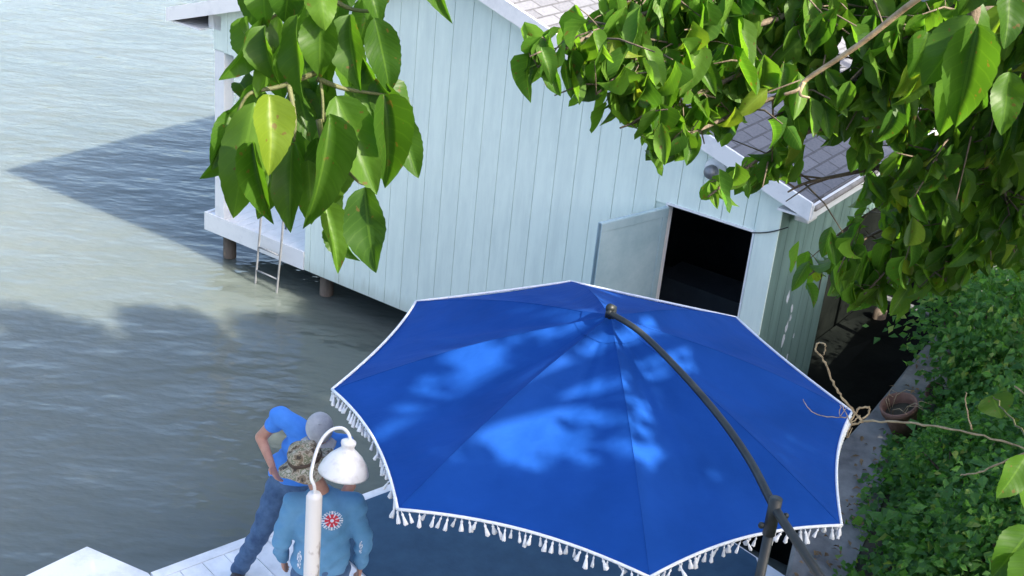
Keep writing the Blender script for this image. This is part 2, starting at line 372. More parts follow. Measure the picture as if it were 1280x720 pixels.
# sea wall line; land lies to the right / near side of it
SW = [(-60, -22), (-12, 1.0), (-4, 3.0), (1.3, 4.2), (2.08, 7.0), (2.13, 7.77), (2.24, 8.23), (2.90, 9.74), (4.64, 12.76), (8.5, 19.5), (14, 29), (40, 62), (120, 150), (300, 330)]
SWA = np.array(SW, float)
def sdist(x, y):
    "signed distance to the sea wall: > 0 on land"
    best, sg = 1e9, 1
    for a, b in zip(SWA[:-1], SWA[1:]):
        ab = b - a; t = max(0, min(1, ((x - a[0]) * ab[0] + (y - a[1]) * ab[1]) / (ab @ ab)))
        dx, dy = x - a[0] - t * ab[0], y - a[1] - t * ab[1]; d = math.hypot(dx, dy)
        if d < best - 1e-9: best = d; sg = 1 if ab[0] * dy - ab[1] * dx < 0 else -1
    return sg * best
ZW = 1.2
def land_z(x, y):
    d = sdist(x, y) - 0.42
    z = ZW - 0.06 + 0.52 * max(0, d) if d < 5 else ZW - 0.06 + 2.6 + 0.2 * (d - 5)
    return z + 0.10 * math.sin(x * 1.7 + y * 0.9) * min(1, max(0, d)) + 0.06 * math.sin(x * 4.1 - y * 3.3) * min(1, max(0, d))
# terrain: strips of offset lines
offs = [0.40, 0.7, 1.1, 1.6, 2.2, 3.0, 4.0, 5.5, 8, 14, 30, 70, 160]
def offset_pt(i, d):
    a = SWA[max(0, i - 1)]; b = SWA[min(len(SWA) - 1, i + 1)]; t = nrm(b - a); return SWA[i] + np.array([t[1], -t[0]]) * d
dense = []
for a, b in zip(SWA[:-1], SWA[1:]):
    n = max(1, min(14, int(np.linalg.norm(b - a) / 0.6))); dense += [a + (b - a) * k / n for k in range(n)]
dense.append(SWA[-1]); dense = np.array(dense)
def dn(i):
    t = nrm(dense[min(len(dense) - 1, i + 2)] - dense[max(0, i - 2)]); return np.array([t[1], -t[0]])
g = MB(); V = []
for i in range(len(dense)):
    for d in offs:
        p = dense[i] + dn(i) * d; V.append((p[0], p[1], land_z(p[0], p[1]) if d > 0.41 else ZW - 0.06))
k = len(offs)
g.add(V, [(i * k + j, i * k + j + 1, (i + 1) * k + j + 1, (i + 1) * k + j) for i in range(len(dense) - 1) for j in range(k - 1)])
tag(g.build('ground', M['soil'], smooth=True), kind='structure')
# sea wall of concrete
s = MB(); n = len(dense)
V = []
for i in range(n):
    q = dn(i); w_ = 0.47 + 0.02 * math.sin(i * 2.1)
    a = dense[i] + q * 0.015 * math.sin(i * 1.7); b = dense[i] + q * w_
    z = ZW + 0.012 * math.sin(i * 1.3)
    V += [(a[0], a[1], -0.6), (a[0], a[1], z - 0.025), (a[0] + q[0] * 0.025, a[1] + q[1] * 0.025, z), (b[0], b[1], z), (b[0], b[1], z - 0.5)]
s.add(V, [(i * 5 + j, i * 5 + j + 1, (i + 1) * 5 + j + 1, (i + 1) * 5 + j) for i in range(n - 1) for j in range(4)])
tag(s.build('sea_wall', M['concrete']), 'weathered grey concrete sea wall edging the bank and dark slip', 'wall')

# ================================================================= BOATHOUSE
P0 = np.array([-3.63, 14.71, 0.0]); D1 = np.array([0.84, -0.5426, 0]); BK = np.array([0.5426, 0.84, 0]); ZU = np.array([0, 0, 1.0])
def W(s_, t_, z_): return P0 + D1 * s_ + BK * t_ + ZU * z_
def hbox(mb, s0, s1, t0, t1, z0, z1, mi=0):
    return mb.box(W((s0 + s1) / 2, (t0 + t1) / 2, (z0 + z1) / 2), D1 * (s1 - s0) / 2, BK * (t1 - t0) / 2, ZU * (z1 - z0) / 2, mi)
PK, ZP, SL = 3.37, 4.20, 0.314           # ridge position, height and slope
def roof_z(s_): return ZP - SL * abs(s_ - PK)
DEPTH, WID, ZB, ZF = 8.5, 7.02, 0.33, 0.54
bh = empty('boathouse', W(3.5, 0, 0), 'pale mint green boathouse with grooved board walls standing over the water', 'boathouse')
# front wall: vertical boards with grooves
DS0, DS1, DZ = 5.93, 6.79, 2.49
PS = 1.46
wl = MB(); pitch = 0.2235; s0 = PS; i = 0
def board(mb, a, b, zlo, t0=0.0, th=0.022, zt=None):
    za = (roof_z(a) - 0.10) if zt is None else zt; zb = (roof_z(b) - 0.10) if zt is None else zt
    cs = [a, b]
    if zt is None and a < PK < b: cs = [a, PK, b]
    n = len(cs); V = [W(c, t0, zlo) for c in cs] + [W(c, t0, (roof_z(c) - 0.10) if zt is None else zt) for c in cs]
    V += [p + BK * th for p in V]
    F = []
    for q in range(n - 1):
        F += [(q, q + 1, n + q + 1, n + q), (2 * n + q, 3 * n + q, 3 * n + q + 1, 2 * n + q + 1), (n + q, n + q + 1, 3 * n + q + 1, 3 * n + q), (q, 2 * n + q, 2 * n + q + 1, q + 1)]
    F += [(0, n, 3 * n, 2 * n), (n - 1, 3 * n - 1, 4 * n - 1, 2 * n - 1)]
    mb.add(V, F)
s0 = -0.02
while s0 < WID - 0.001:
    a, b = s0 + 0.0028, min(s0 + pitch, WID) - 0.0028
    if b <= PS: zlo = 2.58
    elif b < DS0 + 0.05 or a > DS1 - 0.05: zlo = ZB
    else: zlo = DZ
    if a < PS < b: board(wl, a, PS - 0.002, 2.58); a = PS + 0.002; zlo = ZB
    if zlo == ZB and a < DS0 < b: board(wl, a, DS0 - 0.004, ZB); a = DS0; zlo = DZ
    if zlo == DZ and a < DS1 < b: board(wl, a, DS1, DZ); a = DS1 + 0.004; zlo = ZB
    if b - a > 0.01: board(wl, a, b, zlo)
    s0 += pitch
wl.build('wall', M['mint'], bh)
# backing behind the grooves, porch side wall, rear wall
bk_ = MB()
def slab(mb, a, b, zlo, t0, t1):
    cs = [a] + ([PK] if a < PK < b else []) + [b]; n = len(cs)
    V = [W(c, t0, zlo) for c in cs] + [W(c, t0, roof_z(c) - 0.115) for c in cs]; V += [p + BK * (t1 - t0) for p in V]
    F = []
    for q in range(n - 1):
        F += [(q, q + 1, n + q + 1, n + q), (2 * n + q, 3 * n + q, 3 * n + q + 1, 2 * n + q + 1), (n + q, n + q + 1, 3 * n + q + 1, 3 * n + q), (q, 2 * n + q, 2 * n + q + 1, q + 1)]
    F += [(0, n, 3 * n, 2 * n), (n - 1, 3 * n - 1, 4 * n - 1, 2 * n - 1)]
    mb.add(V, F)
slab(bk_, 0.0, PS - 0.005, 2.60, 0.030, 0.07); slab(bk_, PS + 0.005, DS0 - 0.01, ZB + 0.01, 0.030, 0.07)
slab(bk_, DS0 - 0.005, DS1 + 0.005, DZ + 0.01, 0.030, 0.07); slab(bk_, DS1 + 0.01, WID - 0.02, ZB + 0.01, 0.030, 0.07)
hbox(bk_, PS, PS + 0.06, 0.08, DEPTH - 0.08, ZF, roof_z(PS) - 0.14)
slab(bk_, PS + 0.07, WID - 0.06, ZB, DEPTH - 0.07, DEPTH)
bk_.build('wall_backing', M['mint'], bh)
# dark floor of the room + black panels added to darken the slip opening
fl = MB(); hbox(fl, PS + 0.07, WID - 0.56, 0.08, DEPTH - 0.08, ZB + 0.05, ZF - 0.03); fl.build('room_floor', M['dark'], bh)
fl = MB(); hbox(fl, WID - 0.55, WID - 0.50, 1.60, DEPTH - 0.2, 0.1, 3.0); hbox(fl, WID - 0.49, WID - 0.03, 1.60, 1.64, 0.1, 2.9); fl.build('slip_shade_panel', M['ramp'], bh)
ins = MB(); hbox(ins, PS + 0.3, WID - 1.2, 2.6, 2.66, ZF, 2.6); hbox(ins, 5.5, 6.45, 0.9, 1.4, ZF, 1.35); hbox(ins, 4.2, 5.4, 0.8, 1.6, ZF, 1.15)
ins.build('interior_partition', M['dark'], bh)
# side wall (right) with an opening towards the slip
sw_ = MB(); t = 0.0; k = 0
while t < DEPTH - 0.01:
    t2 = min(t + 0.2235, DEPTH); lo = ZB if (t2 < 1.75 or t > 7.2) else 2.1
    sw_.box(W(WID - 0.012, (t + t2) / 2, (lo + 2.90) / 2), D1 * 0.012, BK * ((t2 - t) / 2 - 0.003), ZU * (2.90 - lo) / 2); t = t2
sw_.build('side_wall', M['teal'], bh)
# peeling paint patches on the side wall
for (px, py, a) in ((985, 372, .05), (990, 385, .035), (983, 410, .045), (988, 398, .03), (979, 425, .05), (992, 420, .02), (984, 446, .03)):
    d = ray(px, py); tt = ((W(WID + 0.003, 0, 0) - CAM) @ D1) / (d @ D1); c = CAM + d * tt
    rr = [a * (0.6 + 0.6 * random.random()) for _ in range(9)]
    pp = MB(); V = [c + (BK * math.cos(6.283 * q / 9) * 0.8 + ZU * math.sin(6.283 * q / 9) * 1.6) * rr[q] for q in range(9)] ; pp.add(V, [tuple(range(9))]); pp.build('peeling_paint', M['print'], bh)
# corner board, door casing, porch posts, porch floor and skirt
cb = MB(); hbox(cb, WID - 0.20, WID + 0.012, -0.022, -0.002, ZB, roof_z(WID) - 0.1); cb.build('corner_board', M['mint'], bh)
dc = MB(); hbox(dc, DS1 + 0.002, DS1 + 0.022, -0.012, 0.10, ZF, DZ); hbox(dc, DS0 - 0.02, DS0, -0.012, 0.10, ZF, DZ); hbox(dc, DS0 - 0.02, DS1 + 0.022, -0.014, 0.10, DZ + 0.002, DZ + 0.022)
dc.build('door_frame', M['white'], bh)
for ss, t0 in ((0.0, 0.0), (0.0, DEPTH - 0.16), (0.0, DEPTH / 2)):
    p = MB(); hbox(p, ss, ss + 0.15, t0, t0 + 0.15, ZF, 2.60 if t0 == 0 else 2.80); p.build('porch_post', M['white'], bh, bevel=0.006)
p = MB(); hbox(p, -0.10, 0.10, 0.0, DEPTH, 2.82, 2.98); hbox(p, 0.1, PS, DEPTH - 0.1, DEPTH, 2.62, 2.95); p.build('porch_beam', M['white'], bh)
p = MB()
for q in range(11): hbox(p, -0.12 + q * 0.1425, -0.12 + q * 0.1425 + 0.1375, 0.014, DEPTH, ZF - 0.03, ZF)
p.build('porch_floor', M['white'], bh)
p = MB(); hbox(p, -0.17, PS - 0.004, -0.010, 0.012, ZB - 0.004, ZF + 0.012); hbox(p, -0.17, -0.13, 0.014, DEPTH, ZB - 0.004, ZF + 0.012); p.build('porch_skirt', M['white'], bh)
# piles
for ss, tt in ((0.10, 0.15), (1.62, 0.22), (3.3, 0.3), (5.0, 0.3), (6.85, 0.2), (0.1, 4.2), (0.1, 8.2), (3.4, 4.2), (6.85, 4.2), (6.85, 8.2), (3.4, 8.2)):
    p = MB(); c = W(ss, tt, 0); p.loft([c - ZU * 0.8, c + ZU * (ZB - 0.03)], [0.085, 0.08], (1, 0, 0), 12); p.build('pile', M['pile'], bh, True)
p = MB()
for tt in (0.10, 4.2, 8.3): hbox(p, -0.1, WID - 0.56, tt, tt + 0.1, ZB - 0.06, ZB - 0.002)
p.build('floor_joist', M['pile'], bh)
# roof
OVF, SLO, SHI = 0.13, -0.60, 7.31
def slope(sa, sb, name):
    me = bpy.data.meshes.new(name); th = 0.05
    P = [W(sa, -OVF, roof_z(sa)), W(sb, -OVF, roof_z(sb)), W(sb, DEPTH + OVF, roof_z(sb)), W(sa, DEPTH + OVF, roof_z(sa))]
    P += [q - ZU * th for q in P]; off = OFF[bh.name]
    me.from_pydata([tuple(q - off) for q in P], [], [(0, 1, 2, 3), (4, 7, 6, 5), (0, 4, 5, 1), (1, 5, 6, 2), (2, 6, 7, 3), (3, 7, 4, 0)]); me.update()
    uv = me.uv_layers.new(name='UVMap'); ln = abs(sb - sa) * 1.04
    for i, c in enumerate([(0, 0), (0, ln), (DEPTH, ln), (DEPTH, 0)]): uv.data[i].uv = c
    return link(name, me, M['shingle'], bh)
slope(SHI, PK, 'roof_slope'); slope(SLO, PK - 0.001, 'roof_slope')
# each rake board and eave board
for sa, sb in ((SHI + 0.02, PK + 0.002), (SLO - 0.02, PK - 0.002)):
    p = MB(); P = [W(sa, -OVF - 0.03, roof_z(sa) + 0.01), W(sb, -OVF - 0.03, roof_z(sb) + 0.01), W(sb, -OVF - 0.03, roof_z(sb) - 0.15), W(sa, -OVF - 0.03, roof_z(sa) - 0.15)]
    P += [q + BK * 0.028 for q in P]
    p.add(P, [(0, 1, 2, 3), (4, 7, 6, 5), (0, 4, 5, 1), (1, 5, 6, 2), (2, 6, 7, 3), (3, 7, 4, 0)]); p.build('rake_board', M['white'], bh)
    p = MB(); e = sa; hbox(p, e - 0.012, e + 0.012, -OVF, DEPTH + OVF, roof_z(sa) - 0.142, roof_z(sa) - 0.012); p.build('eave_board', M['white'], bh)
    p = MB(); sg = 1 if sa > PK else -1
    q0, q1 = (WID + 0.004, SHI - 0.02) if sg > 0 else (SLO + 0.02, -0.10)
    hbox(p, q0, q1, -OVF, DEPTH, roof_z(sa) - 0.148, roof_z(sa) - 0.128); p.build('soffit', M['white'], bh)
p = MB()
for sa, sb in ((SHI - 0.25, PK), (SLO + 0.5, PK)):
    P = [W(sa, -OVF, roof_z(sa) - 0.07), W(sb, -OVF, roof_z(sb) - 0.07), W(sb, 0.0, roof_z(sb) - 0.07), W(sa, 0.0, roof_z(sa) - 0.07)]
    P += [q - ZU * 0.012 for q in P]; p.add(P, [(0, 1, 2, 3), (4, 7, 6, 5), (0, 4, 5, 1), (1, 5, 6, 2), (2, 6, 7, 3), (3, 7, 4, 0)])
p.build('gable_soffit', M['white'], bh)
# gutter along the right eave, with end block
p = MB(); p.loft([W(SHI + 0.035, -OVF + 0.02, roof_z(SHI) - 0.05), W(SHI + 0.035, DEPTH + OVF, roof_z(SHI) - 0.05)], [0.026, 0.026], (0, 0, 1), 12); p.build('gutter', M['drip'], bh, True)
# door leaf swung out
h = W(DS0, -0.014, 0); lf = nrm(D1 * -0.218 + BK * -0.848); nl = np.cross(ZU, lf)
p = MB(); p.box(h + lf * 0.43 + ZU * (ZF + DZ) / 2, lf * 0.43, nl * 0.02, ZU * (DZ - ZF) / 2 - ZU * 0.01); dr = p.build('door', M['doorpane'], bh, bevel=0.004)
p = MB()
for a, b, z0, z1 in ((0.0, 0.86, DZ - 0.10, DZ - 0.015), (0.0, 0.86, 1.35, 1.45), (0.78, 0.86, ZF + 0.02, DZ - 0.10), (0.0, 0.07, ZF + 0.02, DZ - 0.10)):
    p.box(h + lf * (a + b) / 2 + ZU * (z0 + z1) / 2, lf * (b - a) / 2, nl * 0.026, ZU * (z1 - z0) / 2)
p.build('door_rail', M['doorpane'], dr, bevel=0.003)
p = MB(); c = h + lf * 0.80 + ZU * 1.5; p.ball(c + nl * 0.055, 0.028, 12); p.ball(c - nl * 0.055, 0.028, 12); p.loft([c - nl * 0.05, c + nl * 0.05], [0.012, 0.012]); p.build('door_knob', M['steel'], dr, True)
# round wall light with its white plate
def wall_pt(px, py, t_=0.0):
    d = ray(px, py); q = ((W(0, t_, 0) - CAM) @ BK) / (d @ BK); return CAM + d * q
c = wall_pt(895, 212); wa = (D1, ZU, -BK)
wlamp = MB(); wlamp.lathe([(0.0, 0.004), (0.10, 0.004), (0.11, 0.012), (0.10, 0.022), (0.06, 0.026), (0.05, 0.05)], c, 20, wa); lp = wlamp.build('wall_light', M['white'], bh, True)
p = MB(); p.lathe([(0.05, 0.045), (0.062, 0.07), (0.062, 0.12), (0.045, 0.15), (0.0, 0.158)], c, 16, wa); p.build('light_globe', M['steel'], lp, True)
p = MB(); a_, b_ = wall_pt(940, 291, -0.03), wall_pt(985, 284, -0.04)
p.loft([a_ + (b_ - a_) * k / 8 - ZU * 0.02 * math.sin(k / 8 * 3.14) for k in range(9)], 0.006, n=6); p.build('cable', M['mast'], bh)
# pinkish flood light under the right eave
c = W(WID + 0.13, 0.25, roof_z(SHI) - 0.26); p = MB(); p.box(c, D1 * 0.07, BK * 0.1, ZU * 0.05); p.loft([c + ZU * 0.04, c + ZU * 0.13], [0.02, 0.02]); p.build('eave_light', M['lampwhite'], bh, bevel=0.015)

# ladder at the porch
ld = empty('ladder', W(0.75, -0.1, 0), 'thin silver swim ladder hooked over the boathouse porch into the water', 'ladder')
def rail_pts(px):
    b = wall_pt(px, 360, -0.16); s_ = (b - P0) @ D1
    return [W(s_, -0.20, -0.7), W(s_, -0.16, 0.0), W(s_, -0.10, ZF + 0.05), W(s_, -0.07, 1.02), W(s_, -0.02, 1.16), W(s_, 0.10, 1.2), W(s_, 0.25, 1.12), W(s_, 0.32, 0.9), W(s_, 0.33, ZF + 0.01)], s_
r1, sa = rail_pts(319); r2, sb = rail_pts(346)
for r in (r1, r2):
    p = MB(); p.loft(r, [0.013] * len(r), (1, 0, 0), 10); p.build('rail', M['steel'], ld, True)
for z in (-0.15, 0.16, 0.45):
    p = MB(); tq = -0.16 + 0.06 * z / 0.6; p.loft([W(sa, tq, z), W(sb, tq, z)], [0.011, 0.011], n=8); p.build('rung', M['steel'], ld, True)
# pale beam bridging the dark slip
p = MB(); a_, b_ = at_z(1118, 378, 0.7), at_z(1178, 399, 0.7); dd = b_ - a_; p.loft([a_ - dd * 0.9, b_ + dd * 0.25], [0.045, 0.045], n=10)
tag(p.build('mooring_pole', M['steel'], loc=a_), 'pale grey pole lying across the dark slip beside the boathouse', 'pole')

# added black sheet painting deep shade between boathouse and sea wall
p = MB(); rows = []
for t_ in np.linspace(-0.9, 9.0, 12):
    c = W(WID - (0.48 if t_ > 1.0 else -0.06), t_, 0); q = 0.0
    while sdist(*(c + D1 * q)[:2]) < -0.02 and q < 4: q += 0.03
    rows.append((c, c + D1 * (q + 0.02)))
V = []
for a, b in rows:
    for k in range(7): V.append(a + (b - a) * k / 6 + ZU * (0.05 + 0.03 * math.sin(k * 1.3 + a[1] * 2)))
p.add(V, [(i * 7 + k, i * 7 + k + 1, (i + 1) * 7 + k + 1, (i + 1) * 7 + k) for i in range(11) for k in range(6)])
sw2 = p.build('slip_shade_sheet', M['ramp'], loc=W(WID + 0.5, 3, 0)); m_ = sw2.modifiers.new('thick', 'SOLIDIFY'); m_.thickness = 0.3; m_.offset = 0
tag(sw2, 'black sheet added as painted deep shade between the boathouse and the sea wall', 'slip_shade_sheet')
# ================================================================= DOCK
ED = np.array([0.731, 0.682]); PD = np.array([0.682, -0.731]); B0 = np.array([-2.41, 7.85]); ZD = 0.6
dock = empty('dock', (B0[0], B0[1], 0), 'white painted plank dock at the foot of the sea wall', 'dock')
def xy(e, p): q = B0 + ED * e + PD * p; return q
pl = MB(); e = 0.0
while e < 4.0:
    e2 = e + 0.182; m_ = e + 0.09; L = 0.0
    while L < 4.4 and sdist(*xy(m_, L + 0.05)) < -0.03 and xy(m_, L)[1] > 4.3: L += 0.05
    if L > 0.1: pl.prism([xy(e + 0.003, 0.1), xy(e2 - 0.003, 0.1), xy(e2 - 0.003, L), xy(e + 0.003, L)], ZD - 0.032, ZD)
    e = e2
pl.build('deck_plank', M['dockwhite'], dock)
p = MB(); p.prism([xy(-0.0, 0.0), xy(4.0, 0.0), xy(4.0, 0.095), xy(0.0, 0.095)], ZD - 0.15, ZD + 0.003); p.build('edge_board', M['dockwhite'], dock, bevel=0.004)
p = MB()
for q in (0.5, 1.6, 2.7): p.prism([xy(0.05, q), xy(3.95, q), xy(3.95, q + 0.06), xy(0.05, q + 0.06)], ZD - 0.2, ZD - 0.034)
p.build('deck_joist', M['pile'], dock)
for e, q in ((0.2, 0.25), (2.0, 0.25), (3.8, 0.25), (0.2, 2.3), (2.0, 2.3)):
    p = MB(); c = np.array([*xy(e, q), 0]); p.loft([c - ZU * 0.8, c + ZU * (ZD - 0.04)], [0.08, 0.08], (1, 0, 0), 12); p.build('pile', M['pile'], dock, True)
# projecting white platform
wing = [(-2.952, 8.08), (-2.425, 7.845), (-2.425 + 0.682 * 3.3, 7.845 - 0.731 * 3.3), (-2.2, 3.9), (-5.2, 5.08)]
pf = empty('platform', (-3.2, 6.5, 0), 'plain white corner platform jutting out beside the plank dock', 'platform')
p = MB(); p.prism(wing, ZD - 0.04, ZD + 0.002); p.build('deck', M['dockwhite'], pf, bevel=0.008)
p = MB(); a_, b_, c_ = map(np.array, (wing[4], wing[0], wing[1]))
for u_, v_ in ((a_, b_), (b_, c_)):
    t = nrm(v_ - u_); nn = np.array([t[1], -t[0]]); p.prism([u_ + nn * 0.01 + t * 0.01, v_ + nn * 0.01 - t * 0.01, v_ + nn * 0.05 - t * 0.05, u_ + nn * 0.05 + t * 0.05], ZD - 0.2, ZD - 0.042)
p.build('edge_board', M['dockwhite'], pf)
for c in ((-2.9, 7.9), (-4.7, 5.4), (-2.6, 7.7), (-3.2, 5.0)):
    p = MB(); c = np.array([*c, 0]); p.loft([c - ZU * 0.8, c + ZU * (ZD - 0.045)], [0.07, 0.07], (1, 0, 0), 12); p.build('pile', M['pile'], pf, True)
# navy carpet
p = MB(); rg = [xy(1.28, 0.10), xy(3.97, 0.10), xy(3.97, 2.42)]
for (x, y) in ((2.19, 8.22), (2.09, 7.77), (2.04, 7.0), (1.6, 5.5), (1.25, 4.5), (0.4, 4.4)): rg.append(np.array([x, y]))
rg.append(xy(1.28, 3.1)); p.prism(rg, ZD + 0.006, ZD + 0.016)
tag(p.build('outdoor_carpet', M['rug']), 'dark navy blue outdoor carpet covering the dock under the umbrella', 'carpet')

# ================================================================= UMBRELLA
um = empty('cantilever_umbrella', (1.40, 5.58, ZD), 'bright blue cantilever umbrella with white tassel fringe and curved dark arm', 'umbrella')
CZ = 2.80
CP = [(520, 377), (713, 352), (920, 397), (1065, 515), (1052, 657), (812, 722), (497, 637), (415, 487)]
corners = [at_z(x, y, CZ) for x, y in CP]
cen = sum(corners) / 8; apex = np.array([cen[0], cen[1], 3.37])
def edge_pt(i, a):
    A, B = corners[i], corners[(i + 1) % 8]; m_ = A + (B - A) * a; k = 4 * a * (1 - a)
    return m_ + (cen - m_) * 0.042 * k + ZU * 0.03 * k
def can_pt(i, a, r):
    E = edge_pt(i, a); q = apex + (E - apex) * r
    k = 4 * a * (1 - a); q = q + ZU * (0.055 * math.sin(math.pi * r) * (1 - 0.9 * k) - 0.035 * k * math.sin(math.pi * min(1, r * 0.95)))
    wr = 0.006 * math.sin(r * 17 + i) * (a * (1 - a) * 4) * r + 0.009 * math.sin(a * 21 + i * 2.3 + 2 * r) * r * (1 - r) * 4 * (1 - abs(2 * a - 1))
    return q + ZU * wr
MBc = MB(); NR, NA = 22, 16
for i in range(8):
    V = [can_pt(i, a / NA, 0.012 + 0.988 * r / NR) for r in range(NR + 1) for a in range(NA + 1)]
    MBc.add(V, [(r * (NA + 1) + a, r * (NA + 1) + a + 1, (r + 1) * (NA + 1) + a + 1, (r + 1) * (NA + 1) + a) for r in range(NR) for a in range(NA)])
can = MBc.build('canopy', M['canopy'], um, True)
sm = MB()
for i in range(8): sm.loft([can_pt(i, 0, 0.02 + 0.98 * r / 12) + ZU * 0.001 for r in range(13)], [0.0016] * 13, n=6)
sm.build('seam', M['canopy'], can)
vt = MB()
for i in range(8): # top cap
    V = [can_pt(i, a / 4, 0.0 + 0.13 * r / 3) + ZU * (0.016 - 0.004 * r) for r in range(4) for a in range(5)]
    vt.add(V, [(r * 5 + a, r * 5 + a + 1, (r + 1) * 5 + a + 1, (r + 1) * 5 + a) for r in range(3) for a in range(4)])
vt.build('top_cap', M['canopy'], can, True)
tr = MB()
for i in range(8): tr.loft([edge_pt(i, a / 16) + ZU * 0.002 for a in range(17)], [0.0085] * 17, n=8)
tr.build('piping', M['tassel'], um, True)
# tassels
tm = MB(); tm.loft([(0, 0, 0), (0, 0, -0.016)], [0.003, 0.003], (1, 0, 0), 6); tm.ball((0, 0, -0.021), 0.0095, 8)
tm.lathe([(0.006, -0.027), (0.008, -0.034), (0.013, -0.052), (0.017, -0.072), (0.008, -0.076), (0.0, -0.074)], (0, 0, 0), 9, wob=lambda i, a: 0.003 * math.sin(3 * a) if i > 2 else 0)
tme = tm.mesh('tassel', smooth=True); tme.materials.append(M['tassel'])
cnt = 0; rest = MB(); uoff = OFF[um.name]
for i in (6, 5, 4, 7, 0, 1, 2, 3):
    n = int(round(np.linalg.norm(corners[i] - corners[(i + 1) % 8]) / 0.039))
    for k in range(n + (0)):
        P = edge_pt(i, (k + 0.4 + random.uniform(-.2, .2)) / n) - ZU * 0.006
        if cnt < 100:
            o = bpy.data.objects.new('tassel', tme); col.objects.link(o); o.parent = um
            o.location = [float(c) for c in (P - uoff)]; sc_ = random.uniform(0.58, 0.95); o.scale = (sc_, sc_ * random.uniform(0.8, 1.1), random.uniform(0.78, 1.18))
            o.rotation_euler = (random.gauss(0, .22) + .1, random.gauss(0, .22), random.uniform(0, 6)); cnt += 1
        else: rest.add([vec(v) + P for v in tm.v], tm.f)
tag(rest.build('tassel_fringe', M['tassel'], um, True), kind='stuff')
# ribs beneath
for i in range(8):
    p = MB(); p.loft([apex - ZU * 0.05] + [can_pt(i, 0, r) - ZU * 0.022 for r in (0.25, 0.5, 0.75, 0.98)], [0.009] * 5, n=6); p.build('rib', M['mast'], um, True)
p = MB(); p.loft([apex - ZU * 0.35, apex - ZU * 0.0], [0.025, 0.025], (1, 0, 0), 12); p.lathe([(0.0, -0.42), (0.06, -0.41), (0.06, -0.36), (0.0, -0.35)], apex, 16); p.build('hub', M['mast'], um, True)
# curved arm: its own heights along the curve
arm_px = [(762, 391, 7.83), (800, 415, 7.72), (850, 464, 7.50), (900, 522, 7.25), (938, 577, 7.02), (968, 634, 6.80), (1000, 683, 6.70), (1026, 722, 6.66), (1066, 785, 6.66)]
ap = np.array([at_d(*q) for q in arm_px])
def smooth_path(P, n=6):
    out = []; P = np.array(P)
    for i in range(len(P) - 1):
        p0, p1, p2, p3 = P[max(0, i - 1)], P[i], P[i + 1], P[min(len(P) - 1, i + 2)]
        for k in range(n):
            t = k / n; out.append(0.5 * ((2 * p1) + (-p0 + p2) * t + (2 * p0 - 5 * p1 + 4 * p2 - p3) * t * t + (-p0 + 3 * p1 - 3 * p2 + p3) * t ** 3))
    out.append(P[-1]); return out
p = MB(); q = smooth_path(ap); p.loft(q, [0.0175 + 0.008 * k / len(q) for k in range(len(q))], n=14); arm = p.build('arm', M['mast'], um, True)
p = MB(); hp = ap[0]; p.loft([apex + ZU * 0.0, apex + ZU * 0.07], [0.035, 0.03], (1, 0, 0), 12); p.loft([apex + ZU * 0.06, hp + ZU * 0.03], [0.024, 0.028], (1, 0, 0), 12); p.ball(hp, 0.022, 12)
p.build('arm_bracket', M['mast'], arm, True)
mt = ap[5]; mbase = np.array([mt[0], mt[1], ZD + 0.02])
p = MB(); p.loft([mbase, mt - ZU * 0.02], [0.027, 0.026], (1, 0, 0), 16); p.build('mast', M['mast'], um, True)
p = MB(); p.loft([mt - ZU * 0.16, mt + ZU * 0.05], [0.033, 0.033], (1, 0, 0), 14); p.ball(mt - ZU * 0.10 + np.array([-0.05, -0.02, 0]), 0.018, 8); p.ball(mt - ZU * 0.03 + np.array([0.06, -0.02, 0]), 0.016, 8); p.build('clamp', M['mast'], um, True)
p = MB(); p.lathe([(0.0, 0.10), (0.05, 0.10), (0.06, 0.06), (0.34, 0.05), (0.36, 0.0), (0.0, 0.0)], (mbase[0], mbase[1], ZD + 0.018), 32); p.build('base', M['mast'], um, True)

# ================================================================= DOCK LAMP
LR = 7.5
top = at_d(393, 617, LR); lb = np.array([top[0], top[1], ZD + 0.004])
lm = empty('dock_lamp', lb, 'white gooseneck lamp with bell shade on a chipped white post', 'lamp')
p = MB(); p.loft([lb, top - ZU * 0.02, top], [0.047, 0.045, 0.036], (1, 0, 0), 18); p.build('post', M['postwhite'], lm, True)
dv = (np.array([0, 0, 1.0]))
def lpx(x, y): return at_d(x, y, LR - 0.02)
gq = [top - ZU * 0.02] + [lpx(*c) for c in ((393, 608), (389, 598), (390, 585), (396, 563), (404, 547), (415, 537), (427, 535), (435, 541), (438, 551), (437, 560))]
p = MB(); gq = smooth_path(gq, 4); p.loft(gq, [0.0095] * len(gq), n=10); p.build('gooseneck', M['lampwhite'], lm, True)
st = lpx(436, 552)
ax3 = nrm(np.array([0.10, 0.12, 1.0])); axx = nrm(np.cross((0, 1, 0), ax3)); axy = np.cross(ax3, axx)
p = MB(); p.lathe([(0.0, 0.012), (0.028, 0.010), (0.042, 0.0), (0.043, -0.012), (0.036, -0.030), (0.040, -0.045), (0.062, -0.065), (0.098, -0.100), (0.126, -0.142), (0.141, -0.182), (0.143, -0.192), (0.139, -0.19), (0.12, -0.142), (0.09, -0.10), (0.05, -0.065), (0.0, -0.06)], st, 36, (axx, axy, ax3)); sh = p.build('lamp_shade', M['lampwhite'], lm, True)
p = MB(); p.ball(st - ax3 * 0.125, (0.034, 0.034, 0.045), 14); p.build('bulb', M['print'], sh, True)

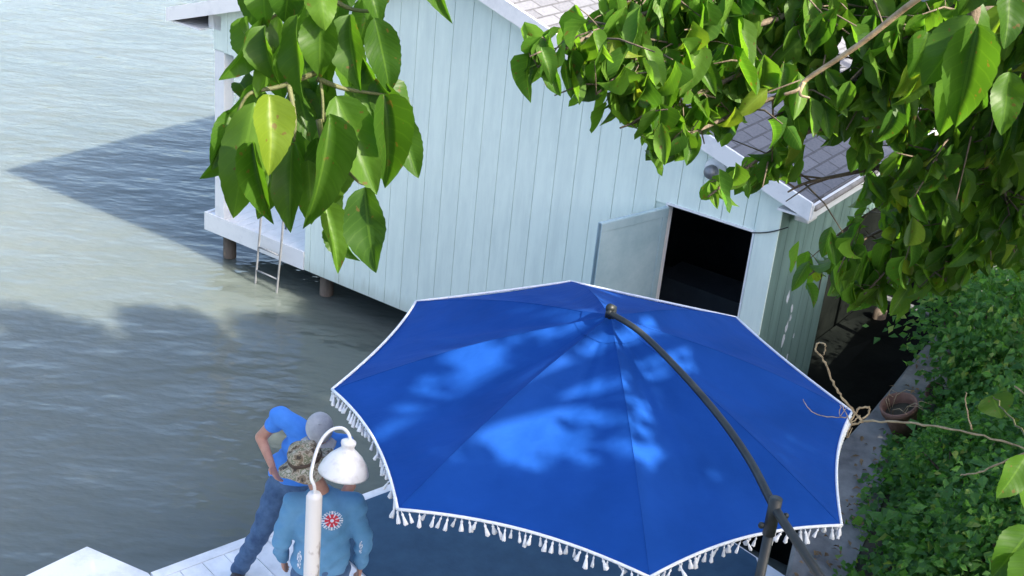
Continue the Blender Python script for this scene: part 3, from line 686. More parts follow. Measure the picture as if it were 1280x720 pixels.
# ================================================================= PEOPLE
def hand(mb, wrist, elbow, side, fwd, curl=0.5):
    d = nrm(vec(wrist) - vec(elbow)); s_ = nrm(np.cross(d, fwd)) ; f_ = nrm(np.cross(s_, d)); wq = vec(wrist)
    pal = wq + d * 0.075; mb.loft([wq - d * 0.02, wq + d * 0.03, pal, pal + d * 0.02], [(0.027, 0.022), (0.036, 0.018), (0.042, 0.016), (0.040, 0.013)], f_, 12)
    for k, ln in enumerate((0.068, 0.078, 0.072, 0.056)):
        b0 = pal + d * 0.01 + f_ * (0.031 - 0.0205 * k); dirs = [nrm(d * math.cos(a) + s_ * side * math.sin(a)) for a in (curl * 0.4, curl, curl * 1.6)]
        q = [b0]; 
        for dd, fr in zip(dirs, (0.45, 0.32, 0.23)): q.append(q[-1] + dd * ln * fr)
        mb.loft(q, [0.0092, 0.0088, 0.008, 0.0066], f_, 8)
    b0 = wq + d * 0.03 + f_ * 0.03; mb.loft([b0, b0 + nrm(f_ + d * 0.7) * 0.035, b0 + nrm(f_ * 0.5 + d) * 0.068], [0.012, 0.010, 0.008], s_, 8)
def head(mb, c, fwd, up):
    f_ = nrm(vec(fwd) - vec(up) * (vec(fwd) @ vec(up))); u_ = nrm(up); r_ = np.cross(f_, u_); c = vec(c)
    def P(x, y, z): return c + r_ * x + f_ * y + u_ * z
    for ctr, rad in (((0, -0.01, 0.02), (0.076, 0.092, 0.098)), ((0, 0.02, -0.05), (0.058, 0.066, 0.066))):
        b = MB(); b.ball((0, 0, 0), rad, 18); mb.add([P(*(vec(v) + vec(ctr))) for v in b.v], b.f)
    b = MB(); b.loft([(0, 0.085, 0.02), (0, 0.108, -0.022), (0, 0.088, -0.032)], [(0.009, 0.01), (0.016, 0.014), (0.014, 0.008)], (1, 0, 0), 8); mb.add([P(*v) for v in b.v], b.f)   # nose
    b = MB(); b.loft([(-0.024, 0.078, -0.06), (0, 0.086, -0.058), (0.024, 0.078, -0.06)], [0.006, 0.009, 0.006], (0, 0, 1), 8); mb.add([P(*v) for v in b.v], b.f)                  # mouth
    for s_ in (-1, 1):
        b = MB(); b.ball((0.076 * s_, -0.005, 0.0), (0.010, 0.020, 0.031), 10); mb.add([P(*v) for v in b.v], b.f)   # ears
        b = MB(); b.ball((0.030 * s_, 0.072, 0.026), (0.016, 0.010, 0.009), 8); mb.add([P(*v) for v in b.v], b.f)   # brows
    return P
def person(label, base, face, J, mats, sleeve, headup, headfwd):
    "J: joints in local metres (x right, y forward, z up)"
    root = empty('person', base, label, 'person')
    fy = nrm(np.array([face[0], face[1], 0])); fx = np.array([fy[1], -fy[0], 0]); b = vec(base)
    def G(p): return b + fx * p[0] + fy * p[1] + ZU * p[2]
    def Gd(d): return fx * d[0] + fy * d[1] + ZU * d[2]
    g = {k: G(v) for k, v in J.items()}
    sx = nrm(g['shR'] - g['shL']); hx = nrm(g['hipR'] - g['hipL'])
    body = MB()
    body.loft([g['pelvis'] - ZU * 0.05, g['pelvis'], g['waist'], g['chest'], g['neckb'] - ZU * 0.02], [(0.13, 0.09), (0.155, 0.105), (0.135, 0.095), (0.165, 0.11), (0.09, 0.07)], sx, 16)
    body.loft([g['neckb'] - ZU * 0.05, g['neckb'], g['neck'], g['head']], [0.07, 0.058, 0.054, 0.05], sx, 12)
    P = head(body, g['head'], Gd(headfwd), Gd(headup))
    for s_ in 'LR':
        sd = -1 if s_ == 'L' else 1
        body.cap(g['sh' + s_], g['el' + s_], 0.050, 0.040); body.cap(g['el' + s_], g['wr' + s_], 0.040, 0.026)
        body.cap(g['chest'], g['sh' + s_], 0.07, 0.055)
        hand(body, g['wr' + s_], g['el' + s_], -sd, fy, 0.55)
        body.cap(g['hip' + s_], g['kn' + s_], 0.085, 0.056); body.cap(g['kn' + s_], g['an' + s_], 0.056, 0.036)
        body.cap(g['an' + s_], g['toe' + s_], 0.040, 0.03)
    bo, _ = remeshed(body, 'body', M['skin'], root, 0.0075, 3)
    shirt = MB()
    shirt.loft([g['pelvis'] - ZU * 0.03, g['pelvis'] + ZU * 0.05, g['waist'], g['waist'] * 0.4 + g['chest'] * 0.6, g['chest'] + (g['neckb'] - g['chest']) * 0.15, g['chest'] + (g['neckb'] - g['chest']) * 0.62, g['neckb'] - ZU * 0.005],
               [(0.188, 0.128), (0.185, 0.13), (0.172, 0.125), (0.185, 0.135), (0.195, 0.132), (0.165, 0.105), (0.078, 0.076)], sx, 24)
    for s_ in 'LR':
        shirt.cap(g['neckb'] - ZU * 0.075 - (g['neckb'] - g['chest']) * 0.15, g['sh' + s_], 0.085, 0.072)
        e_ = g['sh' + s_] + (g['el' + s_] - g['sh' + s_]) * min(1, sleeve); shirt.cap(g['sh' + s_], e_, 0.072, 0.060)
        if sleeve > 1: shirt.cap(g['el' + s_], g['el' + s_] + (g['wr' + s_] - g['el' + s_]) * 0.88, 0.060, 0.043)
    def folds(co):
        r = co - b; n_ = 0.010 * np.sin(r[:, 2] * 34 + r[:, 0] * 19) * np.sin(r[:, 0] * 27 + r[:, 2] * 9 + 1) + 0.004 * np.sin(r[:, 2] * 60 - r[:, 0] * 41)
        out = co - g['chest']; out[:, 2] = 0; ln = np.linalg.norm(out, axis=1)[:, None] + 1e-6
        return co + out / ln * n_[:, None]
    so, bv = remeshed(shirt, 'shirt', mats[0], root, 0.011, 4, folds)
    jn = MB(); jn.loft([g['pelvis'] + ZU * 0.02, g['pelvis'] - ZU * 0.06, g['pelvis'] - ZU * 0.13], [(0.17, 0.118), (0.175, 0.125), (0.14, 0.115)], hx, 20)
    for s_ in 'LR': jn.cap(g['hip' + s_], g['kn' + s_], 0.100, 0.074); jn.cap(g['kn' + s_], g['an' + s_] + ZU * 0.02, 0.074, 0.064)
    remeshed(jn, 'jeans', M['jeans'], root, 0.013, 3, lambda co: co + 0.005 * np.sin(co[:, [2]] * 50 + co[:, [0]] * 20) * np.array([[1, 0.3, 0]]))
    for s_ in 'LR':
        sh_ = MB(); a_, t_ = g['an' + s_], g['toe' + s_]; d_ = nrm(np.array([t_[0] - a_[0], t_[1] - a_[1], 0])); z0 = a_[2] - 0.075
        q = [a_ - d_ * 0.085, a_ - d_ * 0.03, a_ + d_ * 0.06, t_ + d_ * 0.03, t_ + d_ * 0.075]; q = [np.array([c[0], c[1], z0 + h_]) for c, h_ in zip(q, (0.05, 0.06, 0.05, 0.04, 0.03))]
        sh_.loft(q, [(0.030, 0.035), (0.042, 0.055), (0.046, 0.046), (0.048, 0.036), (0.025, 0.022)], np.cross(d_, ZU), 14); sh_.build('shoe', M['shoe'], root, True)
    return root, g, P, so, bv, (fx, fy)
def print_on(bv, c, fx, dirn, name, parent, mats, polar):
    "a flat print laid on the cloth: cast rings of points onto the shirt"
    mb = MB(); NRr, NT, rad = polar['nr'], polar['nt'], polar['rad']; V = []; ok = True
    for i in range(NRr + 1):
        for j in range(NT):
            a = 6.2832 * j / NT; rr = rad * (i + 0.05) / NRr
            o = vec(c) + fx * rr * math.cos(a) * polar.get('sx', 1) + ZU * rr * math.sin(a) * polar.get('sz', 1)
            hit, nn, _, _ = bv.ray_cast(Vector(o - vec(dirn) * 0.6), Vector(dirn))
            if hit is None: hit = Vector(o)
            V.append(vec(hit) - vec(dirn) * 0.004)
    b0 = len(mb.v); F = []; mi = []
    for i in range(NRr):
        for j in range(NT):
            m_ = polar['col'](i / NRr, 6.2832 * (j + 0.5) / NT)
            if m_ is not None: F.append((i * NT + j, i * NT + (j + 1) % NT, (i + 1) * NT + (j + 1) % NT, (i + 1) * NT + j)); mi.append(m_)
    mb.v = [tuple(v) for v in V]; mb.f = F; mb.m = mi
    return mb.build(name, mats, parent, True)
# standing man, back to the camera
J1 = dict(pelvis=(0, 0, .94), waist=(0, 0, 1.10), chest=(0, .01, 1.30), neckb=(-.025, .01, 1.485), neck=(-.055, .02, 1.55), head=(-.105, .035, 1.635),
          shL=(-.185, 0, 1.395), shR=(.185, -.005, 1.395), elL=(-.255, .02, 1.10), elR=(.262, -.03, 1.10), wrL=(-.235, .14, .87), wrR=(.255, .055, .86),
          hipL=(-.09, 0, .90), hipR=(.09, 0, .90), knL=(-.11, .03, .48), knR=(.11, .01, .48), anL=(-.12, 0, .08), anR=(.12, -.02, .08), toeL=(-.15, .13, .04), toeR=(.15, .11, .04))
r1_, g1, P1, s1, bv1, (fx1, fy1) = person('man in camouflage bucket hat and blue long sleeved shirt with red emblem, seen from behind', (-1.03, 6.93, ZD + 0.004), (-0.22, 1.0), J1, [M['tee']], 1.5, (-0.22, -0.05, 1), (-0.45, 1, -0.1))
c = at_z(415, 651, 1.86); 
def emb(r, a):
    pet = 0.5 + 0.5 * math.cos(8 * a)
    if r < 0.16: return 1
    if r < 0.66: return 0 if (pet > 0.22 or r < 0.3) else 1
    if r < 0.82: return 1 if math.cos(16 * a) > -0.3 else None
    return 1 if math.cos(24 * a) > 0.1 else None
vd = nrm(np.array([c[0], c[1], 0]) - np.array([0, 0, 0])); vd = nrm(c - CAM)
print_on(bv1, c, fx1, vd, 'shirt_emblem', s1, [M['red'], M['print']], dict(nr=12, nt=64, rad=0.068, col=emb, sz=1.05))
print_on(bv1, at_z(374, 700, 1.65), fx1, vd, 'sleeve_print', s1, [M['print']], dict(nr=5, nt=12, rad=0.07, sx=0.22, col=lambda r, a: 0 if math.sin(5 * a + 9 * r) > -0.1 else None))
print_on(bv1, at_z(451, 684, 1.7), fx1, vd, 'sleeve_print', s1, [M['print']], dict(nr=5, nt=12, rad=0.05, sx=0.22, col=lambda r, a: 0 if math.sin(5 * a + 9 * r) > 0.1 else None))
hu = nrm(fx1 * -0.30 + fy1 * 0.02 + ZU); ha = nrm(np.cross(fy1, hu)); hb = np.cross(hu, ha); hc = P1(0, 0, 0.055)
p = MB(); p.lathe([(0.180, -0.040), (0.150, -0.016), (0.112, 0.004), (0.104, 0.012), (0.103, 0.040), (0.098, 0.075), (0.088, 0.096), (0.05, 0.106), (0.0, 0.104)], hc, 40, (ha, hb, hu), lambda i, a: (0.022 * math.sin(2 * a + 0.6) + 0.013 * math.sin(5 * a)) if i == 0 else (0.010 * math.sin(2 * a + 0.6) if i == 1 else (0.007 * math.sin(3 * a + 1) if i > 5 else 0)))
hat = p.build('bucket_hat', M['camo'], r1_, True)
p = MB(); p.lathe([(0.107, 0.010), (0.109, 0.014), (0.109, 0.030), (0.106, 0.034)], hc, 40, (ha, hb, hu)); p.build('hat_band', M['hair'], hat, True)
p = MB(); b = MB(); b.ball((0, -0.022, -0.005), (0.078, 0.078, 0.07), 16); p.add([P1(*v) for v in b.v], b.f); p.build('hair', M['hair'], r1_, True)
# bending man, facing the standing man and the camera
J2 = dict(pelvis=(-.03, 0, .97), waist=(-.08, .06, 1.12), chest=(-.15, .12, 1.28), neckb=(-.20, .20, 1.44), neck=(-.205, .25, 1.475), head=(-.20, .31, 1.515),
          shR=(.075, .08, 1.475), shL=(-.36, .13, 1.31), elR=(.215, .03, 1.27), wrR=(.12, .20, 1.16), elL=(-.42, .30, 1.09), wrL=(-.30, .50, .98),
          hipL=(-.12, 0, .93), hipR=(.06, 0, .93), knL=(-.22, .18, .54), knR=(.20, .06, .50), anL=(-.30, .02, .08), anR=(.36, -.05, .08), toeL=(-.32, .16, .04), toeR=(.395, .08, .04))
r2_, g2, P2, s2, bv2, (fx2, fy2) = person('man in bright blue tee, grey cap and jeans bending over on the dock', (-1.40, 7.86, ZD + 0.004), (0.10, -1.0), J2, [M['tee2']], 0.40, (0, 0.65, 0.75), (0, 0.75, -0.65))
p = MB(); b = MB(); b.lathe([(0.086, 0.028), (0.090, 0.040), (0.092, 0.065), (0.083, 0.098), (0.055, 0.124), (0.02, 0.133), (0.0, 0.134)], (0, 0, 0), 28)
p.add([P2(v[0], v[1] * 1.16 - 0.005, v[2]) for v in b.v], b.f); cp = p.build('cap', M['cap'], r2_, True)
p = MB(); p.ball(P2(0, -0.005, 0.135), (0.010, 0.010, 0.006), 10)
for k in range(3):
    a = math.pi * k / 3 + 0.3
    p.loft([P2(0.0895 * math.cos(a) * math.cos(t) , 0.0895 * math.sin(a) * math.cos(t) * 1.16 - 0.005, 0.040 + 0.0945 * abs(math.sin(t)) ** 0.85) for t in np.linspace(0.1, math.pi - 0.1, 13)], [0.0018] * 13, n=5)
p.build('seam', M['cap'], cp, True)
p = MB(); V = []
for i in range(5):
    for j in range(13):
        a = math.pi * (0.14 + 0.72 * j / 12); r_ = 0.095 + 0.075 * i / 4 * math.sin(a) ** 0.6; V.append(P2(0.93 * r_ * math.cos(a), 1.12 * r_ * math.sin(a), 0.040 - 0.016 * i / 4 - 0.02 * math.cos(a) ** 2))
p.add(V, [(i * 13 + j, i * 13 + j + 1, (i + 1) * 13 + j + 1, (i + 1) * 13 + j) for i in range(4) for j in range(12)]); o = p.build('cap_bill', M['cap'], cp, True)
sd = o.modifiers.new('thick', 'SOLIDIFY'); sd.thickness = 0.004
p = MB(); b = MB(); b.ball((0, -0.022, -0.002), (0.078, 0.080, 0.065), 16); p.add([P2(*v) for v in b.v], b.f); p.build('hair', M['hair'], r2_, True)

# ================================================================= POTS
def pot(loc, axis, h_, r_, label):
    ax = nrm(axis); a = nrm(np.cross(ax, (0.3, 1, 0.1))); b = np.cross(ax, a)
    root = empty('flower_pot', loc, label, 'flower pot')
    p = MB(); p.lathe([(0.0, 0), (r_ * 0.66, 0), (r_ * 0.90, h_ * 0.78), (r_ * 0.90, h_ * 0.80), (r_, h_ * 0.80), (r_ * 1.02, h_), (r_ * 0.92, h_), (r_ * 0.86, h_ * 0.78), (r_ * 0.62, 0.03)], loc, 32, (a, b, ax)); p.build('clay_shell', M['terracotta'], root, True)
    p = MB(); p.lathe([(r_ * 0.84, h_ * 0.70), (r_ * 0.4, h_ * 0.73), (0.0, h_ * 0.71)], loc, 24, (a, b, ax)); p.build('potting_soil', M['soil'], root, True)
    return root, (a, b, ax)
pb = at_z(1131, 541, ZW + 0.02)
r_p, (pa, pb_, pax) = pot(pb, (-0.40, -0.12, 0.92), 0.32, 0.155, 'rust brown terracotta pot with dead stems on the sea wall')
st_ = MB()
for k in range(7):
    q0 = pb + pax * 0.22 + pa * random.uniform(-.09, .09) + pb_ * random.uniform(-.09, .09); d_ = nrm(np.array([random.uniform(-.5, .9), random.uniform(-.7, .5), 0.9]))
    st_.loft([q0, q0 + d_ * 0.12, q0 + d_ * 0.22 + np.array([0.05, -0.03, -0.03]), q0 + d_ * 0.28 + np.array([0.12, -0.06, -0.1])], [0.004, 0.0035, 0.003, 0.002], n=6)
st_.build('dead_stem', M['twig'], r_p, True)
pot(at_z(1178, 494, 1.30) , (-0.75, -0.5, 0.45), 0.15, 0.085, 'small pinkish clay pot tipped over in the ivy')

# ================================================================= BANK VEGETATION
L = []
tries = 0
while len(L) < 30000 and tries < 160000:
    tries += 1
    x = rng.uniform(1.6, 8.5); y = rng.uniform(4.5, 18)
    if tries % 2: x = rng.uniform(1.9, 4.2); y = rng.uniform(5.2, 11)
    d = sdist(x, y)
    if d < 0.30 or d > 5.5: continue
    if d < 0.62 and rng.random() > (d - 0.22) / 0.35 * (0.6 + 0.5 * math.sin(y * 2.1)): continue
    z0 = land_z(x, y) if d > 0.45 else ZW
    clump = 0.22 + 0.20 * (math.sin(x * 2.9 + 1.2 * math.sin(y * 2.2)) * math.sin(y * 2.4 + x) + 0.4)
    hgt = abs(rng.normal()) * max(0.06, clump) * min(1, (d - 0.2) * 1.4)
    a = rnd_unit(); a[2] = abs(a[2]) * 0.3 - 0.25; nn = np.array([-0.35, -0.5, 0.9]) + rng.normal(size=3) * 0.55
    ln = rng.uniform(0.045, 0.095) * (1 if rng.random() < 0.93 else 1.5)
    L.append((np.array([x, y, z0 + 0.02 + hgt]), a, nn, ln, ln * rng.uniform(0.55, 0.85), int(rng.integers(0, 2))))
for k in range(700):
    x = rng.uniform(2.2, 6.5); y = rng.uniform(5.4, 14); d = sdist(x, y)
    if d < 0.5: continue
    a = rnd_unit(); a[2] = 0.25; ln = rng.uniform(0.10, 0.19); L.append((np.array([x, y, land_z(x, y) + rng.uniform(0.12, 0.42)]), a, np.array([-0.3, -0.4, 1]) + rng.normal(size=3) * 0.35, ln, ln * rng.uniform(0.3, 0.7), int(rng.integers(0, 2))))
tag(leaves('ground_cover', L, T_FAR, M['ivy'], None, False), 'dense small leaved ivy covering the bank above the sea wall', 'ground cover', kind='stuff')
L = []
while len(L) < 420:
    x = rng.uniform(1.9, 6.0); y = rng.uniform(5.5, 15); d = sdist(x, y)
    if 0.05 < d < 0.45 and rng.random() < 0.25 + d * 1.5:
        a = rng.normal(size=3); a[2] = 0.05; L.append((np.array([x, y, ZW + 0.02 + 0.012 * rng.random()]), a, np.array([0, 0, 1]) + rng.normal(size=3) * 0.25, rng.uniform(0.03, 0.08), rng.uniform(0.02, 0.04), int(rng.integers(0, 2))))
M['litter'] = simple('dead_leaf', (0.10, 0.06, 0.03), (0.26, 0.17, 0.08), 5, 0.8, 0, 0, island=0.8)
tag(leaves('fallen_leaves', L, T_FAR, M['litter'], None, False), 'dry brown fallen leaves scattered on the sea wall top', 'leaf litter', kind='stuff')
def shrub(loc, rad, n, label, lsz=(0.06, 0.11), m='ivy', name='shrub', group=None):
    loc = vec(loc); root = empty(name, loc, label, 'shrub', group); L = []
    cl = [(rnd_unit() * np.array([rad, rad, rad * 0.75]) * rng.uniform(0.35, 0.9) + np.array([0, 0, rad * 0.85])) for _ in range(16)]
    st = MB()
    for c in cl: st.loft([loc - ZU * 0.1, loc + c * 0.5 + rnd_unit() * 0.05, loc + c], [0.018, 0.012, 0.005], n=6)
    st.build('stem', M['bark'], root, True)
    for k in range(n):
        c = cl[int(rng.integers(0, len(cl)))]; p_ = loc + c + rng.normal(size=3) * rad * 0.22
        a = nrm((p_ - loc) * np.array([1, 1, 0.3]) + rng.normal(size=3) * 0.4 - ZU * 0.35); ln = rng.uniform(*lsz)
        L.append((p_, a, np.array([-0.2, -0.5, 1]) + rng.normal(size=3) * 0.5, ln, ln * rng.uniform(0.5, 0.7), int(rng.integers(0, 2))))
    leaves('foliage', L, T_FAR, M[m], root, False); return root
def on_bank(px, py, z_):
    q = at_z(px, py, z_); return np.array([q[0], q[1], land_z(q[0], q[1])])
shrub(on_bank(1252, 400, 2.1), 0.75, 2600, 'tall dark green bush at the top of the bank beside the overhanging branches', (0.06, 0.10))
shrub(on_bank(1250, 352, 2.0), 0.7, 2200, 'leafy bush on the bank furthest from the umbrella under the branches', (0.06, 0.10))
shrub(on_bank(1262, 470, 1.9), 0.45, 1300, 'mid green rounded bush above the tipped clay pot', (0.05, 0.09))
shrub(on_bank(1200, 610, 1.55), 0.42, 1500, 'fine leaved low bush spreading over the bank edge', (0.035, 0.06))
shrub(on_bank(1250, 690, 1.8), 0.45, 1400, 'dense low bush in the bottom corner of the bank', (0.045, 0.08))

# ================================================================= OVERHANGING TREE
tree_base = np.array([3.7, 1.5, 0.0]); tree_base[2] = land_z(3.7, 1.5) - 0.1
tree = empty('tree', tree_base, 'broad leaved tree with drooping green leaves hanging over the camera side', 'tree')
tb = tree_base
p = MB(); trunk = smooth_path([tb, tb + np.array([0.05, 0, 1.2]), tb + np.array([0.15, 0.15, 2.6]), tb + np.array([0.3, 0.3, 4.0]), tb + np.array([0.7, 0.8, 5.6]), tb + np.array([1.2, 1.6, 7.0])], 4)
p.loft(trunk, [0.24 - 0.17 * k / len(trunk) for k in range(len(trunk))], (1, 0, 0), 14); p.build('trunk', M['bark'], tree, True)
fork = tb + np.array([0.25, 0.25, 3.6])
def limb(pts, r0, r1, m='bark', name='branch', parent=None):
    q = smooth_path(pts, 5); p = MB(); p.loft(q, [r0 + (r1 - r0) * k / (len(q) - 1) for k in range(len(q))], n=8); return p.build(name, M[m], parent or tree, True), q

def droop_leaf(base, ln, tpl_n, spread=0.5, towards=None):
    a = rng.normal(size=3) * spread * 0.72; a[2] = -1.0 + rng.normal() * 0.18
    if towards is not None: a = a + vec(towards)
    nn = nrm(CAM - base) * 0.8 + rng.normal(size=3) * 0.75 + np.array([0.15, -0.1, 0.3])
    return (base, a, nn, ln, ln * rng.uniform(0.36, 0.50), int(rng.integers(0, tpl_n)))

# --- hanging cluster on the left, about 1.9 m away
NEAR = [ # base px, tip px, width px, range
 (330, 22, 293, 105, 50, 1.93), (332, 32, 328, 106, 44, 1.90), (350, 15, 342, 118, 46, 1.94), (372, 18, 367, 124, 50, 1.86), (402, 16, 396, 96, 50, 1.88),
 (398, 40, 410, 118, 36, 1.97), (437, 18, 436, 108, 50, 1.90), (468, 22, 490, 114, 46, 1.89), (330, -32, 326, 34, 44, 1.92), (365, -35, 352, 38, 44, 1.88), (398, -30, 408, 34, 42, 1.86),
 (430, -40, 424, 24, 44, 1.95), (452, -42, 478, 24, 40, 1.92), (345, -20, 378, 40, 40, 1.96), (524, -60, 556, 26, 26, 1.97), (532, -50, 548, 2, 22, 1.99), (476, -30, 462, 20, 38, 2.0),
 (322, 105, 292, 152, 36, 1.95), (318, 128, 290, 268, 66, 1.90), (292, 138, 268, 208, 36, 1.96), (336, 118, 345, 212, 54, 1.82), (316, 178, 329, 290, 34, 1.90), (340, 190, 342, 262, 36, 1.98),
 (366, 178, 357, 286, 42, 1.93), (396, 172, 408, 262, 38, 2.0), (412, 142, 400, 296, 48, 1.86), (385, 200, 392, 278, 40, 1.97), (420, 120, 470, 236, 60, 1.88), (438, 108, 476, 180, 56, 1.95),
 (480, 118, 496, 246, 50, 1.90), (470, 98, 510, 165, 46, 1.94), (444, 130, 462, 200, 40, 2.02), (404, 252, 432, 336, 34, 1.91), (416, 278, 436, 332, 30, 1.95), (456, 234, 462, 336, 60, 1.84),
 (372, 110, 388, 172, 44, 2.0), (352, 130, 374, 204, 42, 2.02), (398, 106, 414, 168, 44, 2.03), (428, 190, 420, 250, 40, 2.02), (376, 62, 388, 120, 40, 2.02), (342, 66, 352, 128, 34, 2.03), (300, 104, 322, 132, 30, 2.0),
 (350, 40, 368, 130, 44, 2.05), (494, 142, 522, 218, 42, 1.93), (480, 102, 520, 150, 36, 1.98), (286, 168, 262, 236, 34, 1.97), (420, 40, 452, 130, 46, 2.05), (385, 4, 384, 84, 46, 2.06), (452, 60, 470, 140, 44, 2.06), (310, 20, 312, 92, 40, 2.04), (300, 150, 312, 250, 44, 2.06), (346, 200, 326, 270, 36, 2.05), (380, 150, 372, 240, 46, 2.06), (430, 150, 444, 236, 46, 2.07), (470, 150, 480, 228, 44, 2.06), (400, 220, 420, 300, 40, 2.05), (408, -10, 420, 70, 44, 2.04), (462, 0, 450, 60, 40, 2.06), (300, -20, 336, 44, 40, 2.03)]
L = []
for k, (bx, by, tx, ty, wd, r) in enumerate(NEAR):
    B = at_d(bx, by, r + 0.015); T = at_d(tx, ty, r - 0.01 + 0.02 * rng.normal()); d = T - B; ln = np.linalg.norm(d) * 1.05
    nn = nrm(CAM - B) + rng.normal(size=3) * 0.45 + np.array([0.12, 0, 0.12])
    L.append((B, d, nn, ln, wd * r / FPX * 0.98, [0, 1, 2, 3, 0, 4, 0, 3][k % 8] if k != 34 else 3))
yl = [L[20]]; L = L[:20] + L[21:]
leaves('yellow_leaf', yl, T_NEAR, M['yleaf'], tree)
leaves('leaf_cluster', L, T_NEAR, M['leaf'], tree)
up_l = [fork, np.array([2.6, 1.7, 7.1]), np.array([1.2, 1.75, 7.35]), np.array([0.2, 1.8, 7.1]), at_d(420, -180, 1.93), at_d(405, -60, 1.93)]
limb(up_l, 0.05, 0.007)
for pts in ([(405, -60), (400, 0), (396, 60), (398, 110), (410, 150)], [(400, -10), (440, 12), (468, 20)], [(400, -8), (360, 10), (332, 26)], [(397, 90), (350, 112), (312, 122), (292, 136)], [(398, 100), (440, 108), (480, 118)],
            [(408, 140), (425, 200), (440, 222), (454, 236)], [(405, 150), (402, 200), (404, 252)], [(410, -70), (470, -80), (526, -58)], [(360, 112), (366, 150), (366, 180)], [(455, -40), (476, -30)]):
    q = [at_d(x, y, 1.94) for x, y in pts]; q = [c + rng.normal(size=3) * 0.004 for c in q]
    if len(q) < 3: q.insert(1, (q[0] + q[1]) / 2)
    limb(q, 0.0045, 0.0018, 'greentwig', 'twig')
for l in L:  # leaf stalks
    pass

# --- branches on the right
BR = [ # (px points), range start, end, leaf length
 ([(1060, -60), (950, -20), (850, 5), (770, 30), (705, 62), (672, 84)], 3.0, 2.75, 0.100),
 ([(1100, -30), (980, 20), (880, 50), (800, 78), (745, 118)], 3.05, 2.8, 0.105),
 ([(1140, 10), (1020, 55), (920, 95), (840, 135), (775, 160)], 3.1, 2.8, 0.105),
 ([(1180, 50), (1060, 95), (960, 125), (880, 160), (830, 182)], 3.1, 2.85, 0.100),
 ([(1220, 110), (1110, 145), (1010, 165), (940, 205), (885, 246)], 3.3, 3.0, 0.085),
 ([(1270, 170), (1150, 195), (1070, 215), (1010, 228), (985, 240)], 3.5, 3.3, 0.090),
 ([(1310, 240), (1220, 245), (1130, 275), (1060, 310), (1010, 345)], 4.2, 3.9, 0.100),
 ([(1310, 290), (1200, 285), (1130, 320), (1080, 368)], 4.2, 4.0, 0.105),
 ([(1310, 200), (1240, 240), (1200, 300), (1182, 352)], 4.0, 3.9, 0.105),
 ([(1310, 10), (1200, 15), (1120, 55), (1060, 105)], 2.9, 3.0, 0.100),
 ([(1310, 90), (1250, 110), (1190, 170), (1160, 235)], 3.2, 3.3, 0.100),
 ([(1040, -70), (930, -45), (860, -30), (790, -5), (760, 15)], 3.0, 2.9, 0.095),
 ([(1310, 150), (1250, 210), (1235, 260), (1225, 310)], 3.6, 3.6, 0.100),
 ([(1310, 60), (1180, 70), (1080, 100), (1000, 130), (960, 150)], 3.4, 3.3, 0.095),
 ([(1310, 215), (1230, 205), (1150, 225), (1110, 250), (1080, 270)], 3.9, 3.9, 0.095),
 ([(1310, 265), (1240, 262), (1170, 290), (1110, 320), (1060, 345)], 4.1, 4.1, 0.100),
 ([(1310, 180), (1260, 175), (1200, 190), (1150, 230), (1120, 262)], 3.7, 3.7, 0.095),
 ([(1310, 230), (1280, 240), (1255, 280), (1245, 320)], 3.9, 3.9, 0.100),
 ([(1310, 120), (1280, 150), (1255, 210), (1262, 270)], 3.4, 3.4, 0.095),
 ([(1310, 310), (1250, 290), (1210, 310), (1165, 345)], 4.2, 4.2, 0.095),
 ([(1310, -20), (1180, -30), (1060, -10), (960, 20), (900, 60)], 3.2, 3.2, 0.100)]
def inside(x, y, poly):
    c = False; n = len(poly)
    for i in range(n):
        x1, y1 = poly[i]; x2, y2 = poly[(i + 1) % n]
        if (y1 > y) != (y2 > y) and x < (x2 - x1) * (y - y1) / (y2 - y1) + x1: c = not c
    return c
OUT = [(652, 125), (656, 40), (700, 22), (740, 8), (752, -200), (1500, -200), (1500, 345), (1205, 340), (1196, 382), (1150, 372), (1130, 392), (1075, 408), (1040, 386), (985, 362), (1000, 320), (1050, 285), (1075, 262), (1040, 225), (1000, 250), (985, 265), (970, 235), (925, 255), (880, 280), (865, 268), (880, 240), (905, 215), (885, 188), (850, 215), (815, 222), (800, 195), (798, 165), (760, 196), (738, 150), (720, 142), (700, 132), (680, 118)]
GAPS = [[(868, 182), (915, 182), (930, 200), (905, 236), (870, 240)], [(922, 146), (966, 124), (974, 176), (952, 200), (915, 196)], [(1004, 192), (1062, 180), (1068, 236), (1030, 258), (985, 275), (985, 240)], [(1086, 262), (1108, 258), (1100, 300), (1070, 330), (1066, 310)], [(1030, 60), (1060, 50), (1075, 95), (1040, 100)]]
def okpx(P):
    x, y = proj(P)
    if x > 1325: return True
    return inside(x, y, OUT) and not any(inside(x, y, q) for q in GAPS)
